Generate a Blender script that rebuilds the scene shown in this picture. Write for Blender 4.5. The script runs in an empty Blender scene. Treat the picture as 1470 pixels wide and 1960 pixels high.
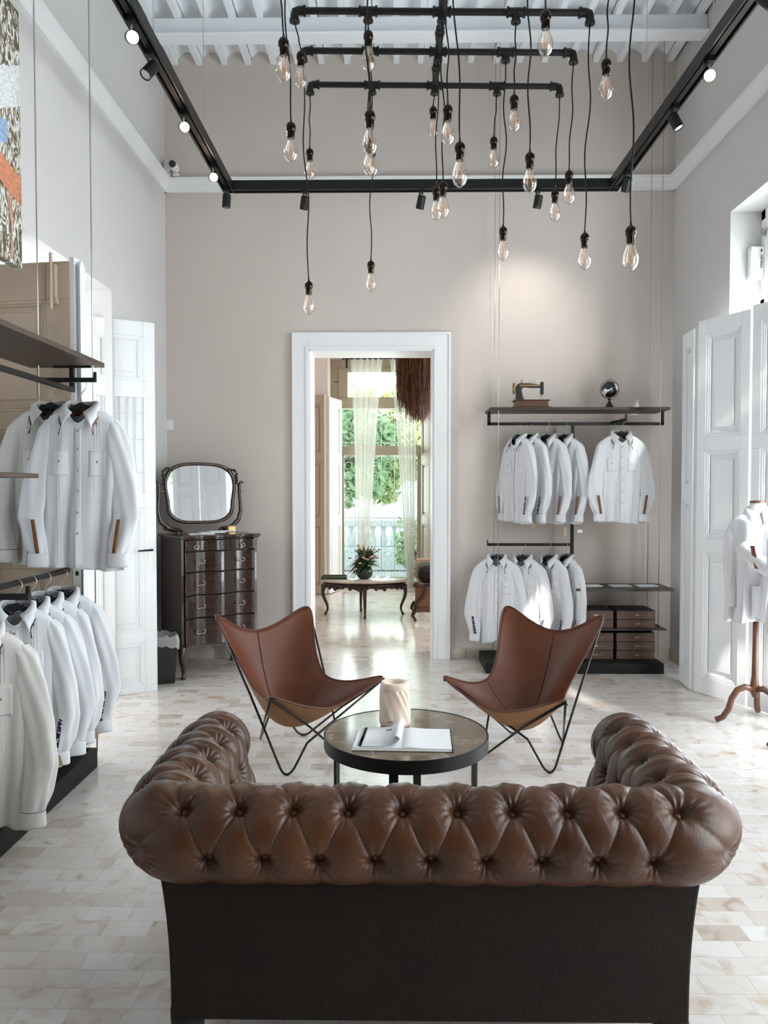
import bpy, math, random
import numpy as np
from math import sin, cos, pi, radians as R, sqrt, exp
from mathutils import Vector, Matrix, Euler

# ------------------------------------------------------------------ camera, world, lights
SC = bpy.context.scene
COL = SC.collection
F = 1471.0
CAM = Vector((0, 0, 1.5))
cam_d = bpy.data.cameras.new('camera'); cam = bpy.data.objects.new('camera', cam_d); COL.objects.link(cam)
cam_d.sensor_fit = 'VERTICAL'; cam_d.sensor_height = 36.0; cam_d.lens = F / 1960 * 36.0
cam_d.clip_start = 0.05; cam_d.clip_end = 200
cam.location = CAM; cam.rotation_euler = (R(90 - 1.752), 0, R(0.779))
SC.camera = cam
RC = Euler((R(90 - 1.752), 0, R(0.779))).to_matrix()

def P(x, y, Y):
    """world point seen at photo pixel (x, y) at depth Y"""
    d = RC @ Vector(((x - 735) / F, -(y - 980) / F, -1))
    return CAM + d * (Y / d.y)

SC.view_settings.view_transform = 'Standard'
SC.view_settings.look = 'None'
SC.view_settings.gamma = 1.0
SC.view_settings.use_curve_mapping = False
SC.view_settings.exposure = 0.98
SC.cycles.use_denoising = True
SC.cycles.max_bounces = 10
SC.cycles.diffuse_bounces = 6
SC.cycles.glossy_bounces = 4
SC.cycles.transparent_max_bounces = 16
SC.cycles.caustics_reflective = False
SC.cycles.caustics_refractive = False
SC.cycles.sample_clamp_indirect = 8

w = bpy.data.worlds.new('sky'); SC.world = w; w.use_nodes = True
bg = w.node_tree.nodes['Background']; bg.inputs[0].default_value = (0.80, 0.93, 1.0, 1); bg.inputs[1].default_value = 1.15

def area(name, loc, rot, sx, sy, power, color=(1, 1, 1), spread=None):
    l = bpy.data.lights.new(name, 'AREA'); l.shape = 'RECTANGLE'; l.size = sx; l.size_y = sy
    l.energy = power; l.color = color
    if spread: l.spread = spread
    o = bpy.data.objects.new(name, l); COL.objects.link(o); o.location = loc; o.rotation_euler = rot
    return o
sun = bpy.data.lights.new('sun', 'SUN'); sun.energy = 5.5; sun.angle = R(1.0); sun.color = (1.0, 0.95, 0.88)
so = bpy.data.objects.new('sun', sun); COL.objects.link(so)
so.rotation_euler = Vector((-0.21, 0.80, -0.38)).to_track_quat('-Z', 'Y').to_euler()
# daylight at the openings, then an added fill for the far room
area('daylight_right_door', (3.05, 4.25, 1.9), (0, R(90), 0), 3.4, 2.6, 215, (0.86, 0.94, 1.0))
area('daylight_right_near', (3.05, 1.0, 1.9), (0, R(90), 0), 3.4, 2.4, 80, (0.88, 0.95, 1.0))
area('daylight_left_door', (-2.75, 4.6, 1.6), (0, R(-90), 0), 2.6, 1.5, 14, (0.95, 0.97, 1.0))
area('daylight_far_window', (-0.2, 12.6, 2.2), (R(-90), 0, 0), 1.6, 2.6, 60, (0.92, 1.0, 0.97))
area('added_fill_far_side', (3.3, 9.0, 2.0), (0, R(90), 0), 2.6, 1.6, 70, (1.0, 0.97, 0.92))  # fill lamp added to brighten the far room from an invented side opening

# ------------------------------------------------------------------ helpers
rnd = random.Random(7)
col = COL

class MB:
    def __init__(s): s.v = []; s.f = []; s.mi = []; s.M = None; s.m = 0
    def add(s, vs, fs):
        o = len(s.v)
        if s.M is not None: vs = [s.M @ Vector(p) for p in vs]
        s.v += [tuple(p) for p in vs]
        s.f += [tuple(i + o for i in f) for f in fs]; s.mi += [s.m] * len(fs)
        return s
    def box(s, x0, x1, y0, y1, z0, z1):
        vs = [(x, y, z) for z in (z0, z1) for y in (y0, y1) for x in (x0, x1)]
        return s.add(vs, [(0, 2, 3, 1), (4, 5, 7, 6), (0, 1, 5, 4), (2, 6, 7, 3), (0, 4, 6, 2), (1, 3, 7, 5)])
    def cbox(s, c, sz, rot=None):
        hx, hy, hz = sz[0] / 2, sz[1] / 2, sz[2] / 2
        vs = [Vector((x, y, z)) for z in (-hz, hz) for y in (-hy, hy) for x in (-hx, hx)]
        if rot is not None: vs = [rot @ p for p in vs]
        vs = [Vector(c) + p for p in vs]
        return s.add(vs, [(0, 2, 3, 1), (4, 5, 7, 6), (0, 1, 5, 4), (2, 6, 7, 3), (0, 4, 6, 2), (1, 3, 7, 5)])
    def bar(s, a, b, w, h):
        a = Vector(a); b = Vector(b); d = b - a; L = d.length; q = d.to_track_quat('X', 'Z').to_matrix()
        return s.cbox((a + b) / 2, (L, w, h), q)
    def tube(s, pts, r, n=8, closed=False, caps=True):
        pts = [Vector(p) for p in pts]; N = len(pts)
        rs = r if hasattr(r, '__len__') else [r] * N
        vs = []; prev = None
        for i, p in enumerate(pts):
            if closed: t = pts[(i + 1) % N] - pts[i - 1]
            else: t = pts[min(i + 1, N - 1)] - pts[max(i - 1, 0)]
            if t.length < 1e-9: t = Vector((0, 0, 1))
            t.normalize()
            if prev is None:
                up = Vector((0, 0, 1)) if abs(t.z) < .9 else Vector((1, 0, 0))
                a = t.cross(up).normalized()
            else:
                a = prev - t * prev.dot(t)
                if a.length < 1e-6: a = t.orthogonal()
                a.normalize()
            prev = a; b = t.cross(a)
            for k in range(n):
                th = 2 * pi * k / n; vs.append(p + (a * cos(th) + b * sin(th)) * rs[i])
        fs = []
        for i in range(N if closed else N - 1):
            j = (i + 1) % N
            for k in range(n):
                k2 = (k + 1) % n; fs.append((i * n + k, i * n + k2, j * n + k2, j * n + k))
        if caps and not closed:
            fs.append(tuple(range(n - 1, -1, -1))); fs.append(tuple((N - 1) * n + k for k in range(n)))
        return s.add(vs, fs)
    def lathe(s, prof, c=(0, 0, 0), n=24, axis='Z', sy=1.0):
        vs = []; c = Vector(c)
        for r, z in prof:
            r = max(r, 1e-5)
            for k in range(n):
                th = 2 * pi * k / n; x, y = r * cos(th), r * sin(th) * sy
                vs.append(c + (Vector((x, y, z)) if axis == 'Z' else Vector((x, -z, y)) if axis == 'Y' else Vector((z, x, y))))
        fs = []
        for i in range(len(prof) - 1):
            for k in range(n):
                k2 = (k + 1) % n; fs.append((i * n + k, i * n + k2, (i + 1) * n + k2, (i + 1) * n + k))
        fs.append(tuple(range(n - 1, -1, -1))); fs.append(tuple((len(prof) - 1) * n + k for k in range(n)))
        return s.add(vs, fs)
    def grid(s, pts, closed_u=False):
        """pts[i][j]"""
        nu = len(pts); nv = len(pts[0]); vs = [p for row in pts for p in row]; fs = []
        for i in range(nu if closed_u else nu - 1):
            i2 = (i + 1) % nu
            for j in range(nv - 1):
                fs.append((i * nv + j, i2 * nv + j, i2 * nv + j + 1, i * nv + j + 1))
        return s.add(vs, fs)
    def prism(s, poly, z0, z1, plane='XY'):
        n = len(poly)
        def m(a, b, z): return (a, b, z) if plane == 'XY' else (a, z, b) if plane == 'XZ' else (z, a, b)
        vs = [m(a, b, z0) for a, b in poly] + [m(a, b, z1) for a, b in poly]
        fs = [tuple(range(n - 1, -1, -1)), tuple(range(n, 2 * n))] + [(i, (i + 1) % n, (i + 1) % n + n, i + n) for i in range(n)]
        return s.add(vs, fs)
    def build(s, name, mat, parent=None, smooth=False, bevel=0, solid=0, sub=0, loc=None, fixn=True):
        me = bpy.data.meshes.new(name); me.from_pydata(s.v, [], s.f)
        mats = mat if isinstance(mat, (list, tuple)) else [mat]
        for m in mats: me.materials.append(m)
        if len(mats) > 1: me.polygons.foreach_set('material_index', s.mi)
        if smooth:
            me.polygons.foreach_set('use_smooth', [True] * len(me.polygons))
            if smooth == 'auto':
                try: me.set_sharp_from_angle(angle=R(40))
                except Exception: pass
        if fixn:
            import bmesh
            bm = bmesh.new(); bm.from_mesh(me); bmesh.ops.recalc_face_normals(bm, faces=bm.faces); bm.to_mesh(me); bm.free()
        me.update()
        o = bpy.data.objects.new(name, me); COL.objects.link(o)
        if parent: o.parent = parent
        if loc is not None: o.location = loc
        if sub:
            md = o.modifiers.new('s', 'SUBSURF'); md.levels = sub; md.render_levels = sub
        if solid:
            md = o.modifiers.new('t', 'SOLIDIFY'); md.thickness = solid; md.offset = 0
            if len(mats) > 1 and not any(s.mi): md.material_offset = 1; md.material_offset_rim = 0
        if bevel:
            md = o.modifiers.new('b', 'BEVEL'); md.width = bevel; md.segments = 2; md.limit_method = 'ANGLE'; md.angle_limit = R(40)
        return o

def thing(name, label, cat, loc=(0, 0, 0), rotz=0, group=None):
    o = bpy.data.objects.new(name, None); COL.objects.link(o); o.empty_display_size = .1
    o.location = loc; o.rotation_euler = (0, 0, rotz); o['label'] = label; o['category'] = cat
    if group: o['group'] = group
    return o
def tag(o, label, cat, group=None):
    o['label'] = label; o['category'] = cat
    if group: o['group'] = group
    return o
def struct(o, label=None):
    o['kind'] = 'structure'
    if label: o['label'] = label
    return o
def kids(o): return [c for c in bpy.data.objects if c.parent == o]
def copy_tree(o, parent=None):
    c = o.copy(); COL.objects.link(c)
    if parent: c.parent = parent
    for ch in kids(o): copy_tree(ch, c)
    return c

# ------------------------------------------------------------------ materials
def mat(name, color, rough=.5, metal=0, bump=0, bscale=60, var=0, vscale=3, spec=.5, coat=0, emit=None, estr=0, sheen=0, trans=0, detail=4, stretch=None):
    m = bpy.data.materials.new(name); m.use_nodes = True; nt = m.node_tree; N = nt.nodes; L = nt.links
    b = N['Principled BSDF']
    b.inputs['Base Color'].default_value = (*color, 1); b.inputs['Roughness'].default_value = rough
    b.inputs['Metallic'].default_value = metal; b.inputs['Specular IOR Level'].default_value = spec
    b.inputs['Coat Weight'].default_value = coat; b.inputs['Sheen Weight'].default_value = sheen
    if emit: b.inputs['Emission Color'].default_value = (*emit, 1); b.inputs['Emission Strength'].default_value = estr
    if trans: b.inputs['Transmission Weight'].default_value = trans
    tc = N.new('ShaderNodeTexCoord'); src = tc.outputs['Object']
    if stretch:
        mp = N.new('ShaderNodeMapping'); mp.inputs['Scale'].default_value = stretch; L.new(src, mp.inputs[0]); src = mp.outputs[0]
    if var:
        n = N.new('ShaderNodeTexNoise'); n.inputs['Scale'].default_value = vscale; n.inputs['Detail'].default_value = detail
        L.new(src, n.inputs[0])
        mx = N.new('ShaderNodeMix'); mx.data_type = 'RGBA'
        mx.inputs[6].default_value = (*[max(0, c * (1 - var)) for c in color], 1)
        mx.inputs[7].default_value = (*[min(1, c * (1 + var)) for c in color], 1)
        cr = N.new('ShaderNodeMapRange'); cr.inputs[1].default_value = .3; cr.inputs[2].default_value = .7
        L.new(n.outputs[0], cr.inputs[0]); L.new(cr.outputs[0], mx.inputs[0]); L.new(mx.outputs[2], b.inputs['Base Color'])
    if bump:
        n = N.new('ShaderNodeTexNoise'); n.inputs['Scale'].default_value = bscale; n.inputs['Detail'].default_value = 3
        L.new(src, n.inputs[0])
        bp = N.new('ShaderNodeBump'); bp.inputs['Strength'].default_value = bump; bp.inputs['Distance'].default_value = .01
        L.new(n.outputs[0], bp.inputs['Height']); L.new(bp.outputs[0], b.inputs['Normal'])
    return m

M = {}
M['wall'] = mat('wall_plaster', (.63, .56, .51), .85, bump=.15, bscale=9, var=.03, vscale=1.2)
M['wall_side'] = mat('wall_plaster_side', (.62, .60, .585), .85, bump=.12, bscale=9, var=.02, vscale=1.0)
M['ceiling'] = mat('ceiling_whitewash', (.88, .91, .94), .85, bump=.3, bscale=7)
M['trim'] = mat('trim_paint', (.84, .84, .845), .45, bump=.04, bscale=20)
M['white_paint'] = mat('white_door_paint', (.82, .83, .84), .4, bump=.04, bscale=30)
M['beige_paint'] = mat('beige_door_paint', (.56, .43, .32), .5, bump=.06, bscale=25, var=.06, vscale=4)
M['tan_paint'] = mat('tan_window_paint', (.50, .43, .33), .5, bump=.05, bscale=25)
M['black_metal'] = mat('black_metal', (.008, .008, .0075), .45, .1, spec=.35, bump=.1, bscale=120)
M['pipe_metal'] = mat('pipe_black_iron', (.018, .018, .016), .35, .6, bump=.25, bscale=150)
M['rod'] = mat('black_rod', (.012, .011, .010), .3, .4)
M['steel'] = mat('steel', (.55, .53, .50), .3, 1)
M['socket'] = mat('dark_bronze_socket', (.035, .024, .018), .2, .9)
M['brass'] = mat('brass', (.45, .30, .14), .3, .9)
M['antique'] = mat('antique_silver', (.45, .38, .30), .35, .9)
M['dark_shelf'] = mat('dark_wood_shelf', (.035, .024, .017), .45, bump=.08, bscale=30, var=.3, vscale=6, stretch=(1, 8, 8))
M['dark_shelf_y'] = mat('dark_wood_shelf_long', (.075, .05, .036), .5, bump=.08, bscale=30, var=.3, vscale=5, stretch=(8, 1, 8))
M['platform'] = mat('black_platform', (.008, .009, .008), .55, spec=.25, bump=.12, bscale=60, var=.2, vscale=15)
M['dresser'] = mat('dresser_mahogany', (.032, .015, .010), .22, bump=.03, bscale=40, var=.35, vscale=4, coat=.4, stretch=(1, 1, 7))
M['carved'] = mat('carved_dark_wood', (.030, .016, .010), .35, bump=.5, bscale=60, var=.3, vscale=20)
M['mirror'] = mat('mirror_glass', (.92, .94, .95), .02, 1)
M['cloth'] = mat('white_linen', (.74, .74, .76), .9, bump=.25, bscale=380, spec=.2)
M['cloth_warm'] = mat('ivory_linen', (.70, .67, .64), .9, bump=.25, bscale=380, spec=.2)
M['velvet'] = mat('black_velvet', (.008, .008, .009), .8)
M['navy_trim'] = mat('dark_stitch', (.02, .018, .03), .8)
M['rust_trim'] = mat('rust_stitch', (.22, .06, .035), .8)
M['wood_brown'] = mat('stand_wood', (.12, .050, .026), .35, var=.3, vscale=8, bump=.05, stretch=(6, 6, 1))
M['kraft'] = mat('kraft_tag', (.52, .36, .22), .8)
M['paper'] = mat('paper', (.83, .83, .84), .75)
M['ink'] = mat('ink', (.02, .02, .02), .8)
M['box_brown'] = mat('brown_box', (.115, .062, .047), .6, bump=.1, bscale=200)
M['box_lid'] = mat('dark_box_lid', (.03, .022, .019), .6)
M['green_dark'] = mat('vase_green', (.02, .045, .035), .15)
M['leaf'] = mat('leaf_green', (.05, .10, .04), .5, var=.5, vscale=12)
M['petal'] = mat('petal_pink', (.62, .45, .40), .6)
M['straw'] = mat('brown_straw', (.15, .070, .036), .6, var=.5, vscale=20)
M['bag'] = mat('clear_bag', (.55, .55, .53), .25, trans=.4, bump=.3, bscale=30)
M['bin'] = mat('black_bin', (.015, .018, .016), .4)
M['skin_form'] = mat('form_linen', (.75, .70, .66), .8)
M['cushion_black'] = mat('black_cushion', (.008, .008, .009), .8)
M['pink_seat'] = mat('pale_upholstery', (.50, .36, .26), .7)
M['cane'] = mat('woven_cane', (.22, .10, .045), .6, bump=.6, bscale=180, var=.4, vscale=120)
M['concrete'] = mat('terrace_stone', (.60, .60, .58), .8, var=.1, vscale=4)
M['balustrade'] = mat('balustrade_stone', (.72, .78, .82), .7)
M['white_iron'] = mat('white_iron', (.75, .78, .76), .5)
M['plastic'] = mat('white_plastic', (.80, .80, .79), .35)
M['dark_plastic'] = mat('dark_plastic', (.02, .02, .022), .3)
M['green_tray'] = mat('green_tray', (.05, .08, .03), .4)
M['outfoliage'] = None

def leather(name, c1, c2, rough, bump=.12):
    m = bpy.data.materials.new(name); m.use_nodes = True; nt = m.node_tree; N = nt.nodes; L = nt.links; b = N['Principled BSDF']
    tc = N.new('ShaderNodeTexCoord')
    n = N.new('ShaderNodeTexNoise'); n.inputs['Scale'].default_value = 5; n.inputs['Detail'].default_value = 6; L.new(tc.outputs['Object'], n.inputs[0])
    cr = N.new('ShaderNodeValToRGB'); cr.color_ramp.elements[0].position = .35; cr.color_ramp.elements[1].position = .68
    cr.color_ramp.elements[0].color = (*c1, 1); cr.color_ramp.elements[1].color = (*c2, 1)
    L.new(n.outputs[0], cr.inputs[0]); L.new(cr.outputs[0], b.inputs['Base Color'])
    n2 = N.new('ShaderNodeTexNoise'); n2.inputs['Scale'].default_value = 220; n2.inputs['Detail'].default_value = 3; L.new(tc.outputs['Object'], n2.inputs[0])
    v = N.new('ShaderNodeTexVoronoi'); v.inputs['Scale'].default_value = 350; L.new(tc.outputs['Object'], v.inputs[0])
    ad = N.new('ShaderNodeMath'); ad.operation = 'ADD'; L.new(n2.outputs[0], ad.inputs[0]); L.new(v.outputs[0], ad.inputs[1])
    bp = N.new('ShaderNodeBump'); bp.inputs['Strength'].default_value = bump; bp.inputs['Distance'].default_value = .004
    L.new(ad.outputs[0], bp.inputs['Height']); L.new(bp.outputs[0], b.inputs['Normal'])
    mr = N.new('ShaderNodeMapRange'); mr.inputs[3].default_value = rough - .07; mr.inputs[4].default_value = rough + .1
    L.new(n.outputs[0], mr.inputs[0]); L.new(mr.outputs[0], b.inputs['Roughness'])
    return m
M['sofa_leather'] = leather('sofa_leather', (.040, .0130, .0043), (.086, .030, .0098), .36)
M['sofa_leather'].node_tree.nodes['Principled BSDF'].inputs['Specular IOR Level'].default_value = .42
M['sofa_back'] = leather('sofa_back_hide', (.0085, .0042, .0022), (.016, .0080, .0044), .75, .5)
M['sofa_back'].node_tree.nodes['Principled BSDF'].inputs['Specular IOR Level'].default_value = .25
M['sling'] = leather('sling_leather', (.115, .032, .0115), (.155, .046, .017), .45, .06)
M['sling'].node_tree.nodes['Principled BSDF'].inputs['Specular IOR Level'].default_value = .35
M['suede'] = leather('sling_suede', (.25, .115, .045), (.32, .155, .065), .8, .2)
M['piping'] = mat('dark_piping', (.09, .03, .015), .5)

def floor_mat():
    m = bpy.data.materials.new('marble_tile_floor'); m.use_nodes = True; nt = m.node_tree; N = nt.nodes; L = nt.links; b = N['Principled BSDF']
    tc = N.new('ShaderNodeTexCoord')
    mp = N.new('ShaderNodeMapping'); L.new(tc.outputs['Object'], mp.inputs[0])
    br = N.new('ShaderNodeTexBrick'); L.new(mp.outputs[0], br.inputs['Vector'])
    br.inputs['Scale'].default_value = 1.0; br.inputs['Brick Width'].default_value = .155; br.inputs['Row Height'].default_value = .09
    br.inputs['Mortar Size'].default_value = .0009; br.inputs['Mortar Smooth'].default_value = .3; br.inputs['Bias'].default_value = 0
    br.offset = .37; br.offset_frequency = 2; br.squash = 1.45; br.squash_frequency = 3
    br.inputs['Color1'].default_value = (0, 0, 0, 1); br.inputs['Color2'].default_value = (1, 1, 1, 1); br.inputs['Mortar'].default_value = (.5, .5, .5, 1)
    cr = N.new('ShaderNodeValToRGB'); e = cr.color_ramp.elements
    e[0].position = 0; e[0].color = (.50, .43, .37, 1); e[1].position = 1; e[1].color = (.70, .675, .65, 1)
    for p_, c in ((.06, (.575, .505, .445)), (.15, (.635, .58, .535)), (.45, (.655, .61, .57)), (.8, (.675, .635, .60))):
        k = e.new(p_); k.color = (*c, 1)
    L.new(br.outputs['Color'], cr.inputs[0])
    # veins broken per tile: warp noise lookup with the tile value
    vm = N.new('ShaderNodeVectorMath'); vm.operation = 'MULTIPLY_ADD'
    L.new(br.outputs['Color'], vm.inputs[0]); vm.inputs[1].default_value = (37, 11, 23); L.new(mp.outputs[0], vm.inputs[2])
    n = N.new('ShaderNodeTexNoise'); n.inputs['Scale'].default_value = 7; n.inputs['Detail'].default_value = 5; n.inputs['Distortion'].default_value = 1.2
    L.new(vm.outputs[0], n.inputs[0])
    vr = N.new('ShaderNodeValToRGB'); q = vr.color_ramp.elements
    q[0].position = .28; q[0].color = (.70, .58, .48, 1); q[1].position = .48; q[1].color = (1, 1, 1, 1)
    k = q.new(.36); k.color = (.88, .81, .75, 1)
    L.new(n.outputs[0], vr.inputs[0])
    mx = N.new('ShaderNodeMix'); mx.data_type = 'RGBA'; mx.blend_type = 'MULTIPLY'; mx.inputs[0].default_value = 1
    L.new(cr.outputs[0], mx.inputs[6]); L.new(vr.outputs[0], mx.inputs[7])
    mo = N.new('ShaderNodeMix'); mo.data_type = 'RGBA'; L.new(br.outputs['Fac'], mo.inputs[0]); L.new(mx.outputs[2], mo.inputs[6]); mo.inputs[7].default_value = (.40, .34, .29, 1)
    L.new(mo.outputs[2], b.inputs['Base Color'])
    b.inputs['Roughness'].default_value = .17; b.inputs['Specular IOR Level'].default_value = .55
    bp = N.new('ShaderNodeBump'); bp.inputs['Strength'].default_value = .12; bp.inputs['Distance'].default_value = .003; bp.invert = True
    L.new(br.outputs['Fac'], bp.inputs['Height']); L.new(bp.outputs[0], b.inputs['Normal'])
    return m
M['floor'] = floor_mat()

def tile_base_mat():
    m = mat('stone_skirting', (.55, .48, .41), .35, var=.25, vscale=6); return m
M['skirting'] = tile_base_mat()

def marble_mat(name, base, vein, rough=.1, scale=5):
    m = bpy.data.materials.new(name); m.use_nodes = True; nt = m.node_tree; N = nt.nodes; L = nt.links; b = N['Principled BSDF']
    tc = N.new('ShaderNodeTexCoord')
    n = N.new('ShaderNodeTexNoise'); n.inputs['Scale'].default_value = scale; n.inputs['Detail'].default_value = 8; n.inputs['Distortion'].default_value = 1.5
    L.new(tc.outputs['Object'], n.inputs[0])
    cr = N.new('ShaderNodeValToRGB'); e = cr.color_ramp.elements
    e[0].position = .42; e[0].color = (*base, 1); e[1].position = .56; e[1].color = (*[c * 1.35 for c in base], 1)
    k = e.new(.50); k.color = (*vein, 1); k = e.new(.485); k.color = (*[c * 1.1 for c in base], 1); k = e.new(.515); k.color = (*[c * 1.15 for c in base], 1)
    L.new(n.outputs[0], cr.inputs[0]); L.new(cr.outputs[0], b.inputs['Base Color']); b.inputs['Roughness'].default_value = rough
    return m
M['table_marble'] = marble_mat('brown_marble', (.135, .098, .066), (.36, .29, .22), .10, 3)
M['white_marble'] = marble_mat('pale_marble', (.50, .45, .40), (.35, .30, .26), .1, 6)
def alabaster():
    m = mat('alabaster', (.80, .64, .52), .35); nt = m.node_tree; N = nt.nodes; L = nt.links; b = N['Principled BSDF']
    b.inputs['Subsurface Weight'].default_value = .35; b.inputs['Subsurface Radius'].default_value = (.03, .018, .01); b.inputs['Subsurface Scale'].default_value = .6
    wv = N.new('ShaderNodeTexNoise'); tc = N.new('ShaderNodeTexCoord'); mp = N.new('ShaderNodeMapping'); mp.inputs['Rotation'].default_value = (.5, .7, 0); mp.inputs['Scale'].default_value = (22, 22, 4)
    L.new(tc.outputs['Object'], mp.inputs[0]); L.new(mp.outputs[0], wv.inputs[0]); wv.inputs['Scale'].default_value = 1.2; wv.inputs['Detail'].default_value = 5
    cr = N.new('ShaderNodeValToRGB'); e = cr.color_ramp.elements; e[0].position = .38; e[0].color = (.74, .59, .47, 1); e[1].position = .62; e[1].color = (.80, .72, .64, 1)
    L.new(wv.outputs[0], cr.inputs[0]); L.new(cr.outputs[0], b.inputs['Base Color'])
    return m
M['alabaster'] = alabaster()

def thin_glass(name, tint, refl=.12, rough=.03):
    m = bpy.data.materials.new(name); m.use_nodes = True; nt = m.node_tree; N = nt.nodes; L = nt.links
    for x in list(N): N.remove(x)
    o = N.new('ShaderNodeOutputMaterial'); t = N.new('ShaderNodeBsdfTransparent'); t.inputs[0].default_value = (*tint, 1)
    g = N.new('ShaderNodeBsdfGlossy'); g.inputs['Roughness'].default_value = rough
    mx = N.new('ShaderNodeMixShader'); lw = N.new('ShaderNodeLayerWeight'); lw.inputs[0].default_value = .35
    ma = N.new('ShaderNodeMath'); ma.operation = 'MULTIPLY_ADD'; ma.inputs[1].default_value = .75; ma.inputs[2].default_value = refl; ma.use_clamp = True
    L.new(lw.outputs['Facing'], ma.inputs[0]); L.new(ma.outputs[0], mx.inputs[0]); L.new(t.outputs[0], mx.inputs[1]); L.new(g.outputs[0], mx.inputs[2]); L.new(mx.outputs[0], o.inputs[0])
    return m
M['bulb_glass'] = thin_glass('bulb_glass', (1.0, .95, .90), .08)
M['pane'] = thin_glass('window_glass', (.93, .98, .97), .03)
M['filament'] = mat('filament', (.55, .30, .14), .4, emit=(1, .5, .22), estr=.35)
M['lamp_on'] = mat('lit_lamp', (1, .9, .8), .4, emit=(1, .72, .48), estr=40)
M['lamp_off'] = mat('lamp_lens', (.6, .6, .6), .2)
M['frost'] = mat('frosted_pane', (.78, .79, .80), .3)

def sheer():
    m = bpy.data.materials.new('sheer_curtain'); m.use_nodes = True; nt = m.node_tree; N = nt.nodes; L = nt.links
    for x in list(N): N.remove(x)
    o = N.new('ShaderNodeOutputMaterial'); t = N.new('ShaderNodeBsdfTransparent'); d = N.new('ShaderNodeBsdfDiffuse'); d.inputs[0].default_value = (.75, .73, .68, 1)
    tl = N.new('ShaderNodeBsdfTranslucent'); tl.inputs[0].default_value = (.75, .73, .68, 1)
    a = N.new('ShaderNodeMixShader'); a.inputs[0].default_value = .5; L.new(d.outputs[0], a.inputs[1]); L.new(tl.outputs[0], a.inputs[2])
    mx = N.new('ShaderNodeMixShader'); lw = N.new('ShaderNodeLayerWeight'); lw.inputs[0].default_value = .4
    ma = N.new('ShaderNodeMath'); ma.operation = 'MULTIPLY_ADD'; ma.inputs[1].default_value = .45; ma.inputs[2].default_value = .60; ma.use_clamp = True
    L.new(lw.outputs['Facing'], ma.inputs[0]); L.new(ma.outputs[0], mx.inputs[0]); L.new(t.outputs[0], mx.inputs[1]); L.new(a.outputs[0], mx.inputs[2]); L.new(mx.outputs[0], o.inputs[0])
    return m
M['sheer'] = sheer()

def pattern_mat(name, dark, light, scale):
    m = mat(name, dark, .85); nt = m.node_tree; N = nt.nodes; L = nt.links; b = N['Principled BSDF']
    tc = N.new('ShaderNodeTexCoord'); v = N.new('ShaderNodeTexVoronoi'); v.inputs['Scale'].default_value = scale; L.new(tc.outputs['Object'], v.inputs[0])
    cr = N.new('ShaderNodeValToRGB'); cr.color_ramp.interpolation = 'CONSTANT'; e = cr.color_ramp.elements; e[0].color = (*light, 1); e[1].position = .32; e[1].color = (*dark, 1)
    L.new(v.outputs[0], cr.inputs[0]); L.new(cr.outputs[0], b.inputs['Base Color']); return m
M['embroid_navy'] = pattern_mat('navy_embroidery', (.018, .012, .03), (.75, .7, .7), 90)
M['embroid_brown'] = pattern_mat('amber_embroidery', (.19, .075, .02), (.05, .02, .01), 110)

def leafy(name, c1, c2):
    m = mat(name, c1, .55); nt = m.node_tree; N = nt.nodes; L = nt.links; b = N['Principled BSDF']
    g = N.new('ShaderNodeObjectInfo'); tc = N.new('ShaderNodeTexCoord'); n = N.new('ShaderNodeTexNoise'); n.inputs['Scale'].default_value = 2.5; L.new(tc.outputs['Object'], n.inputs[0])
    mx = N.new('ShaderNodeMix'); mx.data_type = 'RGBA'; mx.inputs[6].default_value = (*c1, 1); mx.inputs[7].default_value = (*c2, 1)
    L.new(n.outputs[0], mx.inputs[0]); L.new(mx.outputs[2], b.inputs['Base Color'])
    return m
M['outfoliage'] = leafy('sunlit_foliage', (.16, .34, .12), (.55, .72, .42))

# ------------------------------------------------------------------ room
XL, XR, YB, YF, ZC = -2.0, 2.42, 6.75, -1.6, 5.33
def wall(name, axis, pos, thick, a0, a1, z1, holes, m):
    """slab wall along axis with rectangular holes (a0, a1, z0, z1), built as one mesh"""
    mb = MB(); cuts = sorted(holes); a = a0
    def bx(p, q, z0, zz):
        if axis == 'Y': mb.box(min(pos, pos + thick), max(pos, pos + thick), p, q, z0, zz)
        else: mb.box(p, q, min(pos, pos + thick), max(pos, pos + thick), z0, zz)
    for h in cuts:
        bx(a, h[0], 0, z1)
        if h[2] > 0: bx(h[0], h[1], 0, h[2])
        bx(h[0], h[1], h[3], z1); a = h[1]
    bx(a, a1, 0, z1)
    return struct(mb.build(name, m))
wall('wall_left', 'Y', XL, -.55, YF, YB, ZC, [(3.0, 5.45, 0, 2.9)], M['wall_side'])
wall('wall_right', 'Y', XR, .38, YF, YB, ZC, [(-.2, 2.2, 0, 3.49), (2.9, 5.63, 0, 3.49)], M['wall_side'])
DX0, DX1, DZ = -.748, .344, 2.71
wall('wall_back', 'X', YB, .32, XL - .55, XR + .38, ZC, [(DX0, DX1, 0, DZ)], M['wall'])
wall('wall_front', 'X', YF, -.3, XL - .55, XR + .38, ZC, [], mat('dark_bounce_cut', (.10, .06, .04), .5, var=.3, vscale=5))  # unseen wall, coloured dark to cut bounce light on the sofa
struct(MB().box(-3.6, 3.6, YF - .3, 12.3, -.12, 0).build('floor', M['floor']))

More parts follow.
